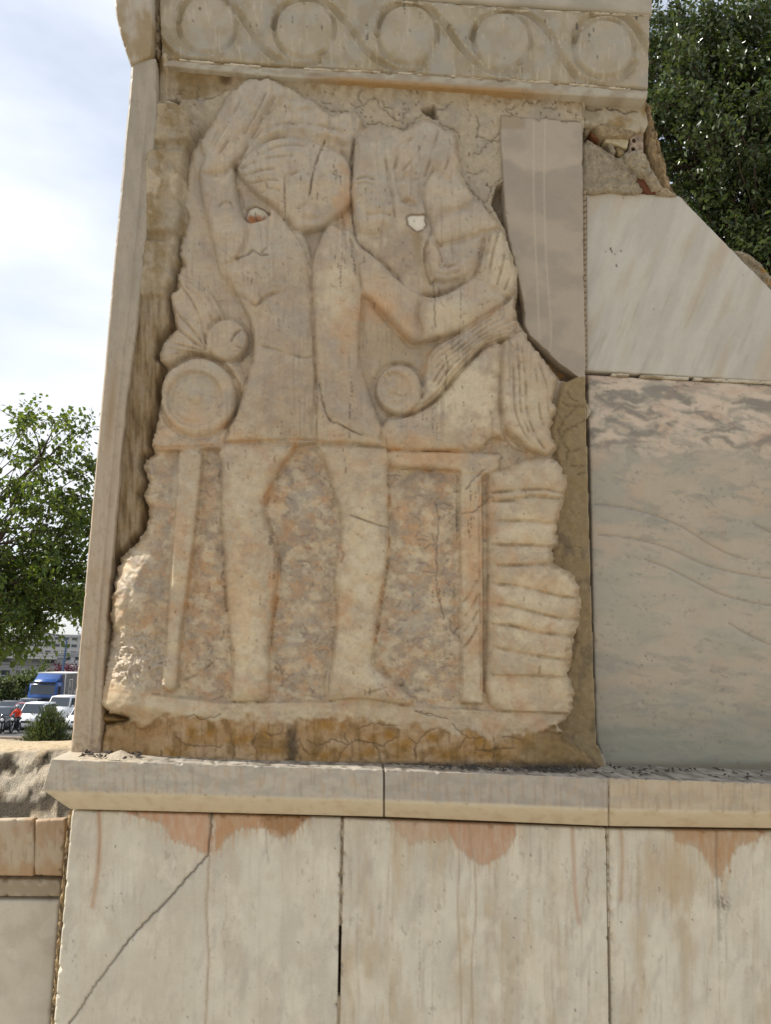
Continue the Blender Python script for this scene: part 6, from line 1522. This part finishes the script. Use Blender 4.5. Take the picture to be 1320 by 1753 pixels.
# buildings across the street
def building(name, label, u0, u1, v0, y, depth, wall, floors, cols, band=None, win=(.45, .5)):
    x0, x1, z1 = gpos(u0, y), gpos(u1, y), P(float(u0), float(v0), float(y))[2]
    root = empty(name, ((x0 + x1) / 2, y, ZS), label, 'building'); ox = (x0 + x1) / 2; W = (x1 - x0) / 2; Ht = z1 - ZS
    box_obj('wall', (-W, 0, 0), (W, depth, Ht), wall, root)
    box_obj('parapet', (-W - .15, -.2, Ht - .5), (W + .15, depth, Ht + .15), plain('parapet_' + name, (.40, .39, .37), .9), root)
    if band: box_obj('canopy', (-W, -1.4, band[0]), (W, 0, band[1]), plain('canopy_render', (.50, .48, .44), .9), root)
    fh = Ht / floors
    for fl in range(floors):
        for k in range(cols):
            xc = -W + (k + .5) * 2 * W / cols; zc_ = fl * fh + fh * .5; a, b = W / cols * win[0] * 1.6, fh * win[1] * .5
            fr = box_obj('window', (xc - a, -.05, zc_ - b), (xc + a, .05, zc_ + b), plain('frame_alu', (.33, .33, .33), .6), root)
            box_obj('pane', (xc - a + .12, -.07, zc_ - b + .12), (xc + a - .12, -.03, zc_ + b - .12), GLASS, fr)
    return root
GW = plain('grey_render', (.33, .32, .30), .9, 0, .12, .3); WW = plain('white_render', (.66, .66, .64), .9, 0, .06, .3)
building('shop_building', 'grey flat-roofed shop building with canopy behind the lorry', -140, 86, 1113, 118, 14, GW, 3, 9, (4.6, 5.5))
building('white_building', 'white upper block to the right of the grey shop building', 88, 330, 1117, 122, 14, WW, 4, 10)
building('apartment_building', 'pale apartment block far behind the grey shop building', -60, 150, 1082, 210, 18, plain('cream_render', (.46, .44, .41), .9), 6, 14)
# street lamp, trees and shrubs by the buildings
lp = empty('street_lamp', (gpos(97, 84), 84, ZS), 'dark blue street lamp pole above the lorry', 'street lamp')
PO = plain('pole_paint', (.05, .09, .16), .5, .3); lt = P(99., 1098., 84.)[2] - ZS
co, q = tube([(0, 0, 0), (0, 0, lt * .6), (.12, 0, lt)], [.14, .12, .09], 8); obj('pole', np_mesh('pole', co, q), PO, lp)
co, q = tube([(.12, 0, lt), (-.3, -.2, lt + .5), (-1.6, -.4, lt + .75)], [.07, .06, .05], 6); obj('arm', np_mesh('arm', co, q), PO, lp)
loft('lamp_head', [[(-1.5, -.5, lt + .68), (-1.5, -.3, lt + .68), (-1.5, -.3, lt + .82), (-1.5, -.5, lt + .82)], [(-2.3, -.55, lt + .72), (-2.3, -.25, lt + .72), (-2.3, -.25, lt + .84), (-2.3, -.55, lt + .84)]], GREYB, lp, .02)
for k, (va, vb) in enumerate([(1108, 1114), (1118, 1116), (1125, 1131), (1131, 1133)]):
    a, b = P(-120., float(va) - 6, 90.), P(180., float(vb) + 2, 90.); t = np.linspace(0, 1, 14)[:, None]; pth = a * (1 - t) + b * t; pth[:, 2] -= np.sin(t[:, 0] * math.pi) * .5
    co, q = tube(pth, [.022] * 14, 5)
    tag(obj('power_line', np_mesh('power_line', co, q), BLACK), ['lowest', 'second lowest', 'second highest', 'highest'][3 - k] + ' thin power line in front of the far buildings', 'power line', 'power lines above the street')
LEAF_F = leafmat('street_tree_leaf', (.04, .065, .02), (.10, .13, .04), .3, .5); LEAF_P = leafmat('purple_leaf', (.07, .025, .035), (.16, .06, .07), .3, .5)
def small_tree(label, u, v, y, r, mat, seed, dens=26):
    c = P(float(u), float(v), float(y)); tree('street_tree', label, (c[0], y, ZS), (c[0] + .1, y, c[2] - r * .6), .14, [((c[0], y, c[2]), (r, r, r * .8), dens), ((c[0] + r * .6, y, c[2] - r * .3), (r * .7, r * .7, r * .6), dens // 2), ((c[0] - r * .6, y, c[2] - r * .2), (r * .7, r * .7, r * .6), dens // 2)], .34, .6, 60, .55, BARK, mat, seed, 'small trees by the far buildings', .02)
small_tree('small yellow-green street tree left of the lorry', 30, 1172, 88, 1.1, LEAF_F, 31)
small_tree('low green tree just above the lorry cab', 66, 1160, 92, 1.25, LEAF_F, 33)
small_tree('purple-leaved tree behind the lorry', 110, 1158, 92, 1.4, LEAF_P, 35)
small_tree('dark tree at the left edge in front of the grey building', 8, 1178, 86, 1.0, LEAF_F, 37)
# the street goes on outside the frame
building('corner_building', 'cream corner block left of the grey shop building', -520, -170, 1080, 125, 14, WW, 4, 10)
building('low_building', 'low grey block behind the right of the monument', 330, 1000, 1070, 130, 16, GW, 4, 14)
building('long_building', 'long cream block far behind the right tree', 1040, 2000, 1060, 140, 16, plain('sand_render', (.48, .44, .38), .9), 5, 18)
for k, (u, v, y, w_) in enumerate([(-200, 1150, 90, 'left of the dark tree'), (-420, 1140, 88, 'far left of the street'), (500, 1130, 85, 'behind the middle of the monument'), (1500, 1110, 80, 'right of the monument')]):
    small_tree('round street tree ' + w_, u, v, y, 2.2, LEAF_F, 51 + k, 40)
